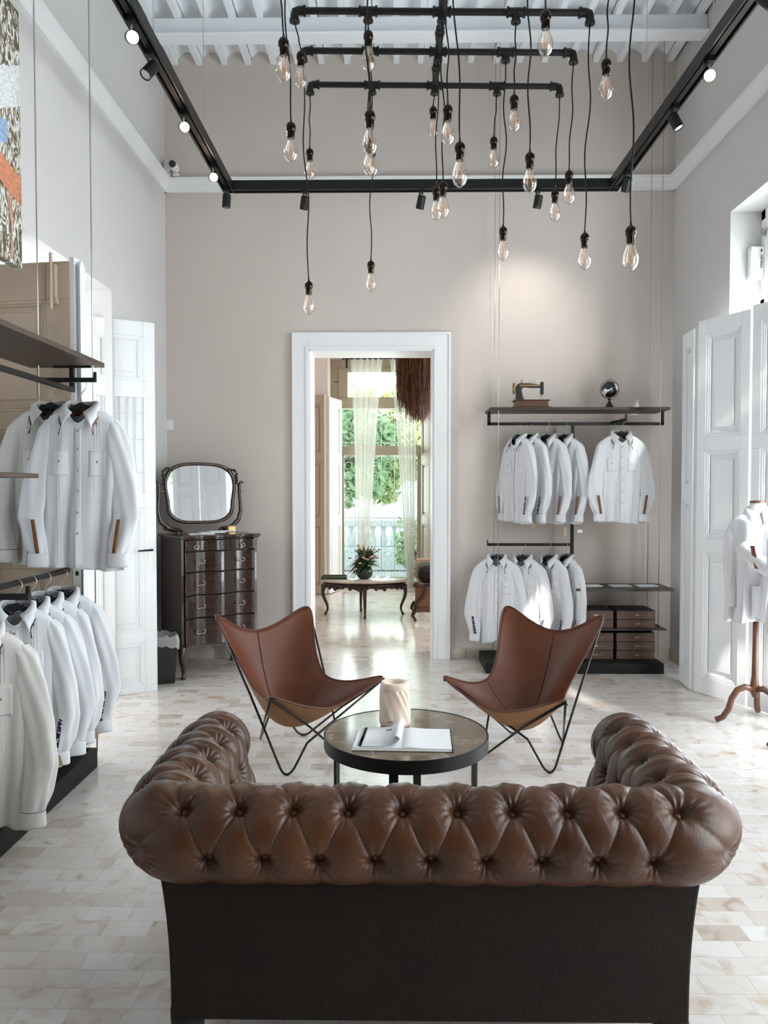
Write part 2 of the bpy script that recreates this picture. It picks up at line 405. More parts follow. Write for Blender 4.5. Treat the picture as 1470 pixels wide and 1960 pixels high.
# ceiling: whitewashed joists with shallow vaults between them, carried by a girder
mb = MB(); mb.box(XL - .5, XR + .4, YF - .3, YB + .32, ZC + .02, ZC + .12)
pitch = .213
nj = int((XR - XL) / pitch) + 2
for i in range(nj):
    x = XL + .10 + i * pitch
    if x + .05 > XR: break
    jl = rnd.uniform(-.008, .008)
    mb.box(x - .024 + jl, x + .024 + jl, YF, YB, ZC - .165, ZC + .04)
    pts = []
    for k in range(9):
        t = k / 8; xx = x + .024 + t * (pitch - .048); zz = ZC - .105 + .05 * sin(pi * t)
        pts.append([(xx, YF, zz), (xx, YB, zz)])
    mb.grid(pts)
struct(mb.build('ceiling', M['ceiling'], fixn=False))
for yy, nm in ((6.12, 1), (3.2, 2), (.6, 3)):
    g = MB(); g.box(XL, XR, yy - .04, yy + .04, ZC - .288, ZC - .165); g.box(XL, XR, yy - .075, yy + .075, ZC - .31, ZC - .290)
    struct(g.build('trim_girder' if nm == 1 else 'trim_girder.%03d' % nm, M['ceiling'], bevel=.006))

# cornices (bottom z 4.07, top 4.19)
def cornice_prof(): return [(0, 4.07), (.02, 4.07), (.022, 4.10), (.035, 4.115), (.04, 4.14), (.06, 4.16), (.062, 4.185), (.05, 4.19), (0, 4.19)]
pr = cornice_prof()
struct(MB().prism([(XL + a, z) for a, z in pr], YF, YB, 'XZ').build('trim_left_cornice', M['trim']))
mb = MB(); 
mb.add([(XL + a, y, z) for y in (YF, YB) for a, z in pr], []); 
struct(MB().prism([(XR - a, z) for a, z in pr], YF, YB, 'XZ').build('trim_right_cornice', M['trim']))
struct(MB().prism([(YB - a, z) for a, z in pr], XL, XR, 'YZ').build('trim_back_cornice', M['trim']))

# skirting of stone tiles
for nm, segs in (('baseboard_back', [((XL, YB - .012), (DX0 - .15, YB)), ((DX1 + .15, YB - .012), (XR, YB))]),
                 ('baseboard_right', [((XR - .012, 5.66), (XR, YB))]), ('baseboard_left', [((XL, 5.47), (XL + .012, YB))])):
    mb = MB()
    for (a, b), (c, d) in segs:
        if c - a > d - b:
            n = max(1, int((c - a) / .13)); 
            for k in range(n): mb.box(a + (c - a) * k / n + .001, a + (c - a) * (k + 1) / n - .001, b, d, 0, .095)
        else:
            n = max(1, int((d - b) / .13))
            for k in range(n): mb.box(a, c, b + (d - b) * k / n + .001, b + (d - b) * (k + 1) / n - .001, 0, .095)
    struct(mb.build(nm, M['skirting'], bevel=.002))

# doorway casing in the back wall
mb = MB(); tw = .145
for (a, b, c, d) in ((DX0 - tw, DX0, 0, DZ + tw), (DX1, DX1 + tw, 0, DZ + tw)): mb.box(a, b, YB - .035, YB, c, d)
mb.box(DX0, DX1, YB - .035, YB, DZ, DZ + tw)
for s_, x in ((-1, DX0 - tw), (1, DX1 + tw)): mb.box(min(x, x - s_ * .02), max(x, x - s_ * .02), YB - .048, YB - .03, 0, DZ + tw)
mb.box(DX0 - tw + .02, DX1 + tw - .02, YB - .048, YB - .03, DZ + tw - .02, DZ + tw)
for s_, x in ((-1, DX0), (1, DX1)): mb.box(min(x, x + s_ * .028), max(x, x + s_ * .028), YB - .045, YB - .03, 0, DZ + .028)
mb.box(DX0, DX1, YB - .045, YB - .03, DZ, DZ + .028)
mb.box(DX0 - .002, DX0 + .014, YB - .03, YB + .34, 0, DZ); mb.box(DX1 - .014, DX1 + .002, YB - .03, YB + .34, 0, DZ); mb.box(DX0, DX1, YB - .03, YB + .34, DZ - .014, DZ + .002)
struct(mb.build('trim_doorway', M['trim'], bevel=.003))

# ------------------------------------------------------------------ panelled leaves (door / shutter)
def panel_leaf(name, W, H, T, panels, m, parent=None, glazed=None):
    """leaf in the XZ plane, x 0..W, z 0..H, thickness T centred on y=0; panels = (x0,x1,z0,z1) recesses with a raised field"""
    mb = MB(); xs = sorted({0, W} | {p[0] for p in panels} | {p[1] for p in panels} | ({glazed[0], glazed[1]} if glazed else set()))
    zs = sorted({0, H} | {p[2] for p in panels} | {p[3] for p in panels} | ({glazed[2], glazed[3]} if glazed else set()))
    rec = list(panels) + ([glazed] if glazed else [])
    for i in range(len(xs) - 1):
        for j in range(len(zs) - 1):
            cx, cz = (xs[i] + xs[i + 1]) / 2, (zs[j] + zs[j + 1]) / 2
            if any(p[0] < cx < p[1] and p[2] < cz < p[3] for p in rec): continue
            mb.box(xs[i], xs[i + 1], -T / 2, T / 2, zs[j], zs[j + 1])
    for p in panels:
        mb.box(p[0], p[1], -T * .08, T * .08, p[2], p[3])
        for s_ in (-1, 1):
            for (a, b, w_) in ((.0, .018, .44), (.018, .03, .36)):   # stepped moulding round the recess
                y0, y1 = sorted((s_ * T * .12, s_ * T * w_))
                mb.box(p[0] + a, p[0] + b, y0, y1, p[2] + a, p[3] - a); mb.box(p[1] - b, p[1] - a, y0, y1, p[2] + a, p[3] - a)
                mb.box(p[0] + b, p[1] - b, y0, y1, p[2] + a, p[2] + b); mb.box(p[0] + b, p[1] - b, y0, y1, p[3] - b, p[3] - a)
            i = min(.065, (p[1] - p[0]) * .26); y0, y1 = sorted((s_ * T * .08, s_ * T * .30))
            mb.box(p[0] + i, p[1] - i, y0, y1, p[2] + i, p[3] - i)
    return mb.build(name, m, parent, bevel=.003)

# --- left opening: fixed white screen, beige leaf, glazed white leaf
d1 = thing('door_1', 'white half-glazed door leaf with black lever handle standing open at left', 'door', (-2.19, 5.39, 0), math.atan2(5.66 - 5.39, -1.77 + 2.19)); d1['kind'] = 'structure'
Wd = .50
leaf = panel_leaf('door_leaf', Wd, 2.71, .045, [(.09, Wd - .09, 2.28, 2.60), (.09, Wd - .09, .45, 1.36), (.09, Wd - .09, .05, .37)], M['white_paint'], d1, glazed=(.08, Wd - .08, 1.47, 2.16))
mb = MB(); mb.box(.08, Wd - .08, -.004, .004, 1.47, 2.16); mb.build('frosted_pane', M['frost'], leaf)
mb = MB()
for k in range(1, 6): x = .08 + (Wd - .16) * k / 6; mb.tube([(x, -.02, 1.47), (x, -.02, 2.16)], .0045, 6)
for z in (1.62, 1.86, 2.05): mb.tube([(.08, -.02, z), (Wd - .08, -.02, z)], .004, 6)
mb.build('grille_bars', M['white_paint'], leaf, smooth=True)
mb = MB(); mb.box(Wd - .06, Wd - .022, -.032, -.022, .90, 1.12); mb.build('lock_plate', M['plastic'], leaf, bevel=.002)
mb = MB(); mb.tube([(Wd - .04, -.03, 1.05), (Wd - .04, -.065, 1.05)], .008); mb.tube([(Wd - .04, -.065, 1.05), (Wd - .08, -.07, 1.05), (Wd - .145, -.068, 1.047)], [.008, .007, .006]); mb.build('lever_handle', M['black_metal'], leaf, smooth=True)

d2 = thing('door_2', 'beige painted door leaf with slide bolt standing open behind the hanging shirts', 'door', (-2.30, 4.24, 0), math.atan2(-.08, .54)); d2['kind'] = 'structure'
Wd = .565
leaf = panel_leaf('door_leaf', Wd, 2.72, .045, [(.06, Wd - .14, 1.92, 2.52), (.06, Wd - .14, 1.22, 1.82), (.06, Wd - .14, .15, 1.12)], M['beige_paint'], d2)
mb = MB(); mb.box(Wd, Wd + .028, -.022, .03, 0, 2.74); mb.box(Wd + .055, Wd + .062, -.02, .03, 0, 2.70)
mb.box(Wd + .028, Wd + .055, .0, .03, 0, 2.72); mb.build('white_door_edge', M['white_paint'], leaf, bevel=.002)
mb = MB(); mb.box(Wd - .115, Wd - .065, -.05, -.022, 2.52, 2.70); mb.tube([(Wd - .09, -.05, 2.46), (Wd - .09, -.05, 2.76)], .009); mb.box(Wd - .12, Wd - .06, -.045, -.022, 2.49, 2.52); mb.build('slide_bolt', M['beige_paint'], leaf, bevel=.003)
mb = MB()
for k in range(60): z = 2.46 - k * .013; mb.lathe([(0, -.003), (.0035, 0), (0, .003)], (Wd - .09, -.035, z), 6)
mb.build('pull_chain', M['beige_paint'], leaf)
mb = MB(); mb.box(Wd + .002, Wd + .05, -.024, -.021, .86, 1.16); mb.m = 1
for z in (.92, 1.04, 1.11): mb.box(Wd + .016, Wd + .034, -.026, -.0235, z - .012 - (.02 if z < 1 else 0), z + .012)
mb.build('mortise_lock', [M['steel'], M['black_metal']], leaf)

w1 = thing('window_1', 'white framed pale glazed screen in the left opening behind the hanging shirts', 'window', (-2.24, 3.0, 0)); w1['kind'] = 'structure'
mb = MB(); 
for y in (0, .62, 1.19): mb.box(-.03, .03, y, y + .06, 0, 2.9)
for z in (0, .02, 1.0, 2.5, 2.84): mb.box(-.028, .028, .06, 1.19, z, z + .06)
mb.build('window_frame', M['white_paint'], w1, bevel=.003)
MB().box(-.004, .004, .06, 1.19, .08, 2.84).build('frosted_pane', M['frost'], w1)

# --- right opening: folding white shutters, transom window, alarm siren
def leaf_between(thing_, name, a, b, H, panels_fn, T=.055, mat_=None):
    a = Vector(a); b = Vector(b); W = (b - a).length
    o = panel_leaf(name, W, H, T, panels_fn(W), mat_ or M['white_paint'], thing_)
    o.location = Vector((a.x, a.y, .01)); o.rotation_euler = (0, 0, math.atan2(b.y - a.y, b.x - a.x)); return o
def p3(W): return [(.075, W - .075, 1.86, 2.60), (.075, W - .075, 1.13, 1.76), (.075, W - .075, .12, 1.03)]
d3 = thing('door_3', 'white panelled folding shutter with dappled sunlight at the right opening', 'door', (0, 0, 0)); d3['kind'] = 'structure'
lf = leaf_between(d3, 'shutter_leaf', (2.23, 5.66), (2.425, 5.26), 2.70, p3)
# carved scrolls on the raised fields
mb = MB(); W = sqrt(.195 ** 2 + .4 ** 2)
for (z0, z1) in ((1.98, 2.48), (1.24, 1.66), (.25, .92)):
    n = 3; pts = []
    for k in range(60):
        t = k / 59; pts.append((W / 2 + .028 * sin(t * n * 2 * pi), -.014, z0 + (z1 - z0) * t + .015 * cos(t * n * 4 * pi)))
    mb.tube(pts, .0025, 5)
mb.build('carved_scroll', M['white_paint'], lf, smooth=True)
leaf_between(d3, 'shutter_leaf', (2.215, 5.68), (2.235, 5.95), 2.66, lambda W: [(.05, W - .05, 1.5, 2.55), (.05, W - .05, .15, 1.4)], mat_=M['tan_paint'] if 0 else M['white_paint'])
leaf_between(d3, 'shutter_leaf', (2.435, 5.25), (2.62, 4.80), 2.72, p3)
mb = MB()
for z in (2.35, 1.55, .9): mb.tube([(2.43, 5.245, z - .05), (2.43, 5.245, z + .05)], .009)
mb.build('hinge', M['white_paint'], d3, smooth=True)
d4 = thing('door_4', 'white panelled shutter folded on the near side of the right opening', 'door', (0, 0, 0)); d4['kind'] = 'structure'
leaf_between(d4, 'shutter_leaf', (2.60, 2.95), (2.36, 2.78), 2.70, p3); leaf_between(d4, 'shutter_leaf', (2.36, 2.76), (2.33, 2.60), 2.70, p3)
d8 = thing('door_8', 'white panelled shutter closed across the middle of the right opening', 'door', (0, 0, 0)); d8['kind'] = 'structure'
leaf_between(d8, 'shutter_leaf', (2.62, 4.12), (2.62, 3.66), 2.70, p3); leaf_between(d8, 'shutter_leaf', (2.62, 3.65), (2.62, 3.19), 2.70, p3)
d5 = thing('door_5', 'white panelled shutter folded at the opening beside the camera', 'door', (0, 0, 0)); d5['kind'] = 'structure'
leaf_between(d5, 'shutter_leaf', (2.60, 2.18), (2.36, 2.26), 2.70, p3); leaf_between(d5, 'shutter_leaf', (2.36, 2.28), (2.33, 2.54), 2.70, p3)

w2 = thing('window_2', 'white transom window above the right opening', 'window', (2.66, 4.265, 2.76)); w2['kind'] = 'structure'
mb = MB(); mb.box(-.02, .05, -1.365, 1.365, 0, .10); mb.box(-.02, .05, -1.365, 1.365, .66, .73); mb.box(-.02, .05, 1.30, 1.365, 0, .73); mb.box(-.02, .05, -1.365, -1.30, 0, .73); mb.box(-.02, .05, -.03, .03, 0, .73)
mb.build('window_frame', M['trim'], w2, bevel=.004)
mb = MB()
for (a, b) in ((-1.29, -.04), (.04, 1.29)):
    mb.box(-.035, .02, a, a + .09, .11, .65); mb.box(-.035, .02, b - .09, b, .11, .65); mb.box(-.035, .02, a + .09, b - .09, .11, .18); mb.box(-.035, .02, a + .09, b - .09, .57, .65)
mb.build('window_sash', M['trim'], w2, bevel=.004)
mb = MB(); mb.box(0, .005, -1.2, -.13, .18, .57); mb.box(0, .005, .13, 1.2, .18, .57); mb.build('window_pane', M['pane'], w2)
mb = MB(); mb.tube([(-.05, 1.27, .53), (-.05, 1.27, .58)], .012); mb.tube([(-.05, 1.27, .555), (-.05, 1.21, .565)], .007); mb.build('window_latch', M['steel'], w2)
mb = MB()
for y in (2.95, 5.57): mb.box(2.64, 2.74, y - .05, y + .06, 0, 2.78)
struct(mb.build('trim_right_opening', M['trim'], bevel=.004))

# siren box with lettering
pz = P(1437, 505, 5.60)
sb = thing('alarm_box', 'white ribbed alarm box with dark lettering beside the transom window', 'alarm box', (2.585, 5.56, pz.z))
MB().box(-.045, .045, -.0, .07, -.115, .115).build('housing', M['plastic'], sb, bevel=.012)
mb = MB()
for k in range(11): mb.box(-.048, -.038, .008, .045, -.09 + k * .016, -.083 + k * .016)
mb.build('rib', M['trim'], sb)
MB().box(.022, .032, -.003, .001, .075, .092).build('indicator', M['ink'], sb)
tx = bpy.data.curves.new('lettering', 'FONT'); tx.body = 'METREX'; tx.size = .026; tx.extrude = .0005; tx.align_x = 'CENTER'; tx.align_y = 'CENTER'
to = bpy.data.objects.new('lettering', tx); COL.objects.link(to); to.parent = sb; to.location = (.027, -.0025, .005); to.rotation_euler = (R(90), R(90), 0); tx.materials.append(M['ink'])
tm_ = bpy.data.meshes.new_from_object(to); t2 = bpy.data.objects.new('lettering', tm_); COL.objects.link(t2); t2.parent = sb; t2.location = to.location; t2.rotation_euler = to.rotation_euler; bpy.data.objects.remove(to)
t2.name = 'lettering'

# ------------------------------------------------------------------ back room
BY = 11.0
wall('wall_far', 'X', BY, .75, -3.4, 3.4, ZC, [(-.95, .55, 0, 3.42)], M['wall'])
struct(MB().box(-3.4, -3.0, YB + .32, BY, 0, ZC).build('wall_far_left', M['wall']))
wall('wall_far_right', 'Y', 3.0, .4, YB + .32, BY, ZC, [(8.1, 9.9, 0, 3.4)], M['wall'])  # side opening added to let the far room fill in
struct(MB().box(-3.4, 3.4, YB + .32, 11.75, ZC, ZC + .1).build('ceiling_far', M['ceiling']))
WY = 11.62
w3 = thing('window_3', 'tall tan framed garden window behind sheer curtains in the far room', 'window', (0, WY, 0)); w3['kind'] = 'structure'
mb = MB()
mb.box(-.95, -.84, -.04, .06, 0, 3.42); mb.box(.42, .55, -.04, .06, 0, 3.42)
for z0, z1 in ((3.30, 3.42), (2.70, 2.87), (2.0, 2.14), (0, .10)): mb.box(-.84, .42, -.04, .06, z0, z1)
mb.box(-.84, -.70, -.06, .03, 2.87, 3.30); mb.box(.28, .42, -.06, .03, 2.87, 3.30); mb.box(-.70, .28, -.06, .03, 3.24, 3.30)
mb.box(-.84, -.76, -.03, .04, .1, 2.0); mb.box(.34, .42, -.03, .04, .1, 2.0)
mb.build('window_frame', M['tan_paint'], w3, bevel=.005)
mb = MB()
for z0, z1 in ((2.87, 3.24), (2.14, 2.70), (.10, 2.0)): mb.box(-.84, .42, .005, .01, z0, z1)
mb.build('window_pane', M['pane'], w3)
gr = MB()
for k in range(7):
    x = -.80 + k * .2; gr.tube([(x, .10, .1), (x, .10, 2.68)], .005, 5)
for z in (.12, .62, 1.05, 1.98, 2.2): gr.tube([(-.84, .10, z), (.42, .10, z)], .006, 5)
for j in range(17):
    z = .2 + j * .15
    for k in range(6):
        x = -.70 + k * .2
        gr.tube([(x + .055 * cos(a * pi / 6), .10, z + .055 * sin(a * pi / 6)) for a in range(12)], .0035, 4, closed=True)
gr.build('iron_grille', M['white_iron'], w3, smooth=True)
MB().tube([(-.90, -.05, 3.10), (-.74, -.05, 3.10)], .006).build('window_latch', M['black_metal'], w3)
# shutters of the far window
d6 = thing('door_6', 'tan panelled shutter leaf folded at the left of the far window', 'shutter', (0, 0, 0)); d6['kind'] = 'structure'
def pf(W): return [(.05, W - .05, 1.98, 2.68), (.05, W - .05, 1.08, 1.86), (.05, W - .05, .1, .98)]
leaf_between(d6, 'shutter_leaf', (-1.22, 10.93), (-.97, 10.80), 2.80, pf, mat_=M['tan_paint'])
leaf_between(d6, 'shutter_leaf', (-.94, 10.85), (-.80, 11.35), 2.78, pf)
d7 = thing('door_7', 'tan panelled shutter leaf folded at the right of the far window', 'shutter', (0, 0, 0)); d7['kind'] = 'structure'
leaf_between(d7, 'shutter_leaf', (.42, 11.4), (.54, 10.85), 2.68, pf, mat_=M['tan_paint'])
leaf_between(d7, 'shutter_leaf', (.57, 10.80), (.85, 10.93), 2.68, pf, mat_=M['tan_paint'])

# curtains
def curtain(name, xt0, xt1, xb0, xb1, zt, zb, y, lab):
    mb = MB(); rows = []; nz = 40; nx = 90
    for j in range(nz + 1):
        t = j / nz; e = t ** .75; row = []
        a = xt0 + (xb0 - xt0) * e; b = xt1 + (xb1 - xt1) * e
        for i in range(nx + 1):
            s_ = i / nx; amp = .02 + .02 * t
            row.append((a + (b - a) * s_, y + amp * sin(s_ * 34 + .8 * sin(s_ * 9)) + .01 * sin(s_ * 71 + t * 3), zt + (zb - zt) * t))
        rows.append(row)
    mb.grid(rows); o = tag(mb.build(name, M['sheer'], smooth=True, fixn=False), lab, 'curtain'); return o
Yc = 11.28
def X_(px, Y=Yc): return P(px, 935, Y).x
curtain('sheer_curtain', X_(671), X_(733), X_(686), X_(704), P(0, 688, Yc).z, P(0, 1112, Yc).z, Yc, 'left sheer white curtain gathered narrow behind the flower vase')
curtain('sheer_curtain', X_(745), X_(800), X_(779), X_(793), P(0, 688, Yc).z, P(0, 1125, Yc).z, Yc, 'right sheer white curtain hanging partly behind the brown straw lamp')
rod = thing('curtain_rod', 'black curtain rod above the far window', 'curtain rod', (0, Yc, P(0, 688, Yc).z))
MB().tube([(X_(655), 0, 0), (.50, 0, 0)], .012).build('rod', M['black_metal'], rod, smooth=True)
MB().box(X_(664) - .012, X_(664) + .012, -.01, .01, -.14, 0).build('bracket', M['black_metal'], rod)
MB().box(.40, .424, -.01, .01, -.14, 0).build('bracket', M['black_metal'], rod)

# outside: terrace, balustrade, foliage
struct(MB().box(-14, 14, 12.3, 30, -.15, -.02).build('terrace_ground', M['concrete'])); struct(MB().box(3.6, 16, -8, 12.3, -.15, -.02).build('patio_ground', M['concrete']))
bl = thing('balustrade', 'white stone balustrade on the terrace outside the far window', 'balustrade', (0, 14.2, 0))
MB().box(-3, 3, -.12, .12, 0, .30).build('plinth', M['balustrade'], bl, bevel=.01)
MB().box(-3, 3, -.13, .13, .80, .92).build('handrail', M['balustrade'], bl, bevel=.02)
bp0 = MB().lathe([(.06, .30), (.06, .34), (.035, .36), (.06, .45), (.075, .52), (.05, .62), (.03, .70), (.05, .76), (.06, .80)], (0, 0, 0), 14).build('baluster', M['balustrade'], bl, smooth=True)
bp0.location.x = -2.4
for k in range(1, 25):
    c = bp0.copy(); COL.objects.link(c); c.parent = bl; c.location.x = -2.4 + k * .2
def foliage(name, lab, cat, box, n, size, m, seed, trunk=None):
    r = random.Random(seed); vs = []; fs = []
    cx, cy, cz, sx, sy, sz = box
    blobs = [(cx + r.uniform(-.8, .8) * sx, cy + r.uniform(-.7, .7) * sy, cz + r.uniform(-.8, .8) * sz, r.uniform(.3, .55) * min(sx, sz)) for _ in range(26)]
    for i in range(n):
        bx, by, bz, br = blobs[r.randrange(26)]
        v = Vector((r.gauss(0, 1), r.gauss(0, 1), r.gauss(0, 1))).normalized() * br * r.uniform(.6, 1.05)
        c = Vector((bx, by, bz)) + v; a = Vector((r.uniform(-1, 1), r.uniform(-1, 1), r.uniform(-1, 1))).normalized(); b = a.orthogonal().normalized()
        s_ = size * r.uniform(.5, 1.2); o = len(vs)
        q = a.cross(b) * s_ * .15
        vs += [c - a * s_, c + b * s_ * .45 + q, c + a * s_, c - b * s_ * .45 + q]; fs.append((o, o + 1, o + 2, o + 3))
    t = thing(name, lab, cat, (cx, cy, 0))
    mb = MB(); mb.add([v - Vector((cx, cy, 0)) for v in vs], fs); mb.build('foliage', m, t, fixn=False)
    mb = MB(); mb.tube([(0, 0, -.05), (.1, .05, cz * .5), (-.05, 0, cz)], [.07, .05, .03]); mb.build('trunk', M['wood_brown'], t, smooth=True)
    return t
M['outfoliage2'] = leafy('bright_foliage', (.36, .50, .14), (.72, .78, .42))
foliage('garden_tree', 'sunlit green tree filling the far window on the left', 'tree', (-1.7, 17.0, 2.35, 1.9, .9, 1.1), 8000, .14, M['outfoliage'], 3)
foliage('garden_tree', 'yellow-green tree seen through the middle of the far window', 'tree', (.8, 19.0, 2.5, 2.2, .8, 1.15), 8000, .14, M['outfoliage2'], 4)
foliage('garden_shrub', 'low green shrub outside the far window at right', 'shrub', (.32, 13.1, .55, .30, .22, .45), 700, .07, M['outfoliage'], 5)
foliage('patio_tree', 'leafy tree outside the right opening casting dappled light', 'tree', (3.98, 1.1, 2.9, .72, 1.7, 1.6), 3000, .10, M['outfoliage'], 6)
foliage('patio_tree', 'dense leafy tree added unseen outside to block sun at the near right opening', 'tree', (3.95, -3.2, 2.6, .85, 1.9, 1.9), 9000, .15, M['outfoliage'], 8)  # unseen blocker, added to keep sun out of the near opening

# ------------------------------------------------------------------ far room furniture
def cabriole(p, q, h, r=.022):
    """curved leg from top point p going out along dir q"""
    p = Vector(p); q = Vector(q); pts = []; rs = []
    for k in range(13):
        t = k / 12; o = .035 * sin(t * pi * 1.7) * (1 - .2 * t) + .03 * max(0, t - .8) * 5
        pts.append(p + q * o + Vector((0, 0, -h * t))); rs.append(r * (1.25 - .75 * t) + (.008 if t > .93 else 0))
    return pts, rs
tb = P(697, 1107, 9.1)
ct = thing('oval_side_table', 'carved oval table with pale marble top in the far room', 'table', (tb.x, 9.1, 0))
ht = .43
MB().lathe([(.47, 0), (.515, .004), (.525, .014), (.525, .02), (.51, .028)], (0, 0, ht - .028), 48, sy=.62).build('marble_top', M['white_marble'], ct, smooth='auto')
mb = MB(); 
pts = [(.475 * cos(a * pi / 40), .29 * sin(a * pi / 40)) for a in range(80)]
rows = [[(x, y, ht - .03) for x, y in pts], [(x, y, ht - .075 - .022 * abs(sin(k * pi / 8)) - .012 * sin(k * .9)) for k, (x, y) in enumerate(pts)]]
rows = [[(x * s_, y * s_, z) for (x, y, z) in rw] for s_, rw in ((1, rows[0]), (1.02, rows[1]))]
mb.grid([[rows[0][i], rows[1][i]] for i in range(80)], closed_u=True)
for k in range(30):
    a = k * 2 * pi / 30; mb.lathe([(0, -.02), (.016, -.01), (.02, 0), (.014, .014), (0, .02)], (.49 * cos(a), .30 * sin(a), ht - .085 - .012 * sin(k * 2.1)), 8)
mb.build('carved_apron', M['carved'], ct, smooth=True, solid=.012)
for (x, y, q) in ((-.46, .02, (-1, 0, 0)), (.46, .02, (1, 0, 0)), (.02, -.28, (0, -1, 0)), (-.05, .28, (0, 1, 0))):
    pts, rs = cabriole((x, y, ht - .05), q, ht - .05); MB().tube(pts, rs, 10).build('leg', M['carved'], ct, smooth=True)
vt = thing('flower_vase', 'dark green ribbed vase of flowers on the oval table', 'vase', (P(698, 1100, 9.1).x, 9.08, ht))
MB().lathe([(.045, 0), (.07, .01), (.095, .05), (.098, .09), (.075, .135), (.05, .15), (.045, .152)], (0, 0, 0), 28).build('pot', M['green_dark'], vt, smooth=True)
mb = MB(); fl = MB(); r = random.Random(2)
for k in range(330):
    a = r.uniform(0, 2 * pi); L_ = r.uniform(.08, .26); el = r.uniform(-.5, 1.4); dr = -1 if (cos(a) < -.2 and r.random() < .6) else 0
    base = Vector((.02 * cos(a), .02 * sin(a), .15)); tip = base + Vector((cos(a) * cos(el) * L_, sin(a) * cos(el) * L_ * .7, .04 + sin(el) * L_ * .9 + (dr * .12)))
    midp = (base + tip) / 2 + Vector((0, 0, .05)); s_ = .022
    d = (tip - midp).normalized(); sd = d.cross(Vector((0, 0, 1))).normalized() * s_
    mb.add([base, midp + sd, tip, midp - sd], [(0, 1, 2, 3)])
    if k % 5 == 0 and el > .3: fl.lathe([(0, -.012), (.018, -.006), (.022, .004), (0, .012)], tip, 8)
mb.build('leaves', M['leaf'], vt, fixn=False); fl.build('blossoms', M['petal'], vt, smooth=True)
mb = MB(); mb.lathe([(.002, 0), (.016, .05), (.018, .10), (.002, .16)], (.0, 0, .24), 10); mb.build('pampas_plume', M['petal'], vt, smooth=True)
tr = MB(); tr.box(-.15, .15, -.10, .10, 0, .02); tr.box(-.15, -.14, -.10, .10, .02, .035); tr.box(.14, .15, -.10, .10, .02, .035); tr.box(-.15, .15, -.10, -.09, .02, .035); tr.box(-.15, .15, .09, .10, .02, .035)
o = tag(tr.build('serving_tray', M['green_tray'], bevel=.003), 'green rectangular tray lying on the left of the oval table', 'tray'); o.location = (P(640, 1110, 9.1).x, 9.1, ht)
# armchair
ac = thing('armchair', 'cane sided antique armchair with black cushion in the far room', 'armchair', (.47, 8.95, 0), 0)
MB().box(-.22, .3, -.28, .30, .30, .42).build('seat', M['pink_seat'], ac, bevel=.02)
MB().box(-.20, .3, -.25, .25, .425, .62).build('cushion', M['cushion_black'], ac, bevel=.07)
MB().box(-.235, .3, -.285, -.265, .13, .42).build('side_panel', M['cane'], ac)
MB().box(-.235, .3, -.30, -.27, .10, .16).build('seat_rail', M['wood_brown'], ac, bevel=.006)
mb = MB(); mb.tube([(-.19, -.31, .44), (-.24, -.31, .43), (-.25, -.31, .40), (-.22, -.31, .385), (-.14, -.31, .41), (-.12, -.31, .36), (-.15, -.31, .28), (-.23, -.31, .20), (-.24, -.31, .12)], [.012, .014, .014, .012, .016, .018, .018, .02, .018], 10); mb.tube([(-.14, -.31, .41), (.1, -.31, .43), (.3, -.31, .43)], .016); mb.build('carved_arm', M['carved'], ac, smooth=True)
for (x, y) in ((-.22, -.29), (-.22, .27), (.28, -.29), (.28, .27)):
    MB().tube([(x, y, .14), (x - .03, y, .10), (x - .045, y, .06), (x - .02, y, .03), (x - .01, y, .0)], [.024, .024, .02, .014, .018], 10).build('leg', M['carved'], ac, smooth=True)
MB().box(-.22, .3, .27, .32, .42, .66).build('backrest', M['pink_seat'], ac, bevel=.02)
# straw lamp
lx = P(801, 740, 8.35).x
sl = thing('straw_pendant_lamp', 'shaggy brown straw pendant lamp hanging in the far room', 'pendant lamp', (lx, 8.35, 0))
mb = MB(); r = random.Random(9); zt = 3.3; zb = P(800, 815, 8.35).z
for k in range(1900):
    a = r.uniform(0, 2 * pi); rr = .235 * sqrt(r.random()); L_ = 1
    x, y = rr * cos(a), rr * sin(a); low = zb - .02 + .50 * (rr / .235) ** 1.6 * r.uniform(.3, 1) + r.uniform(0, .14)
    top = zt - r.uniform(0, .4) if r.random() < .5 else r.uniform(low + .2, zt)
    w_ = .0022 + .002 * r.random(); dx = r.uniform(-.03, .03)
    mb.tube([(x * .95, y * .95, top), (x * 1.05, y * 1.05, (top + low) / 2), (x * .95 + dx, y * .95, low)], [w_, w_, w_ * .4], 3, caps=False)
mb.build('straw_fringe', M['straw'], sl, fixn=False)
MB().lathe([(.02, 0), (.20, -.04), (.21, -.30), (.17, -.62), (.02, -.66)], (0, 0, zt), 20).build('core', M['straw'], sl, smooth=True)
MB().tube([(0, 0, zt - .02), (0, 0, ZC)], .006).build('cord', M['black_metal'], sl)

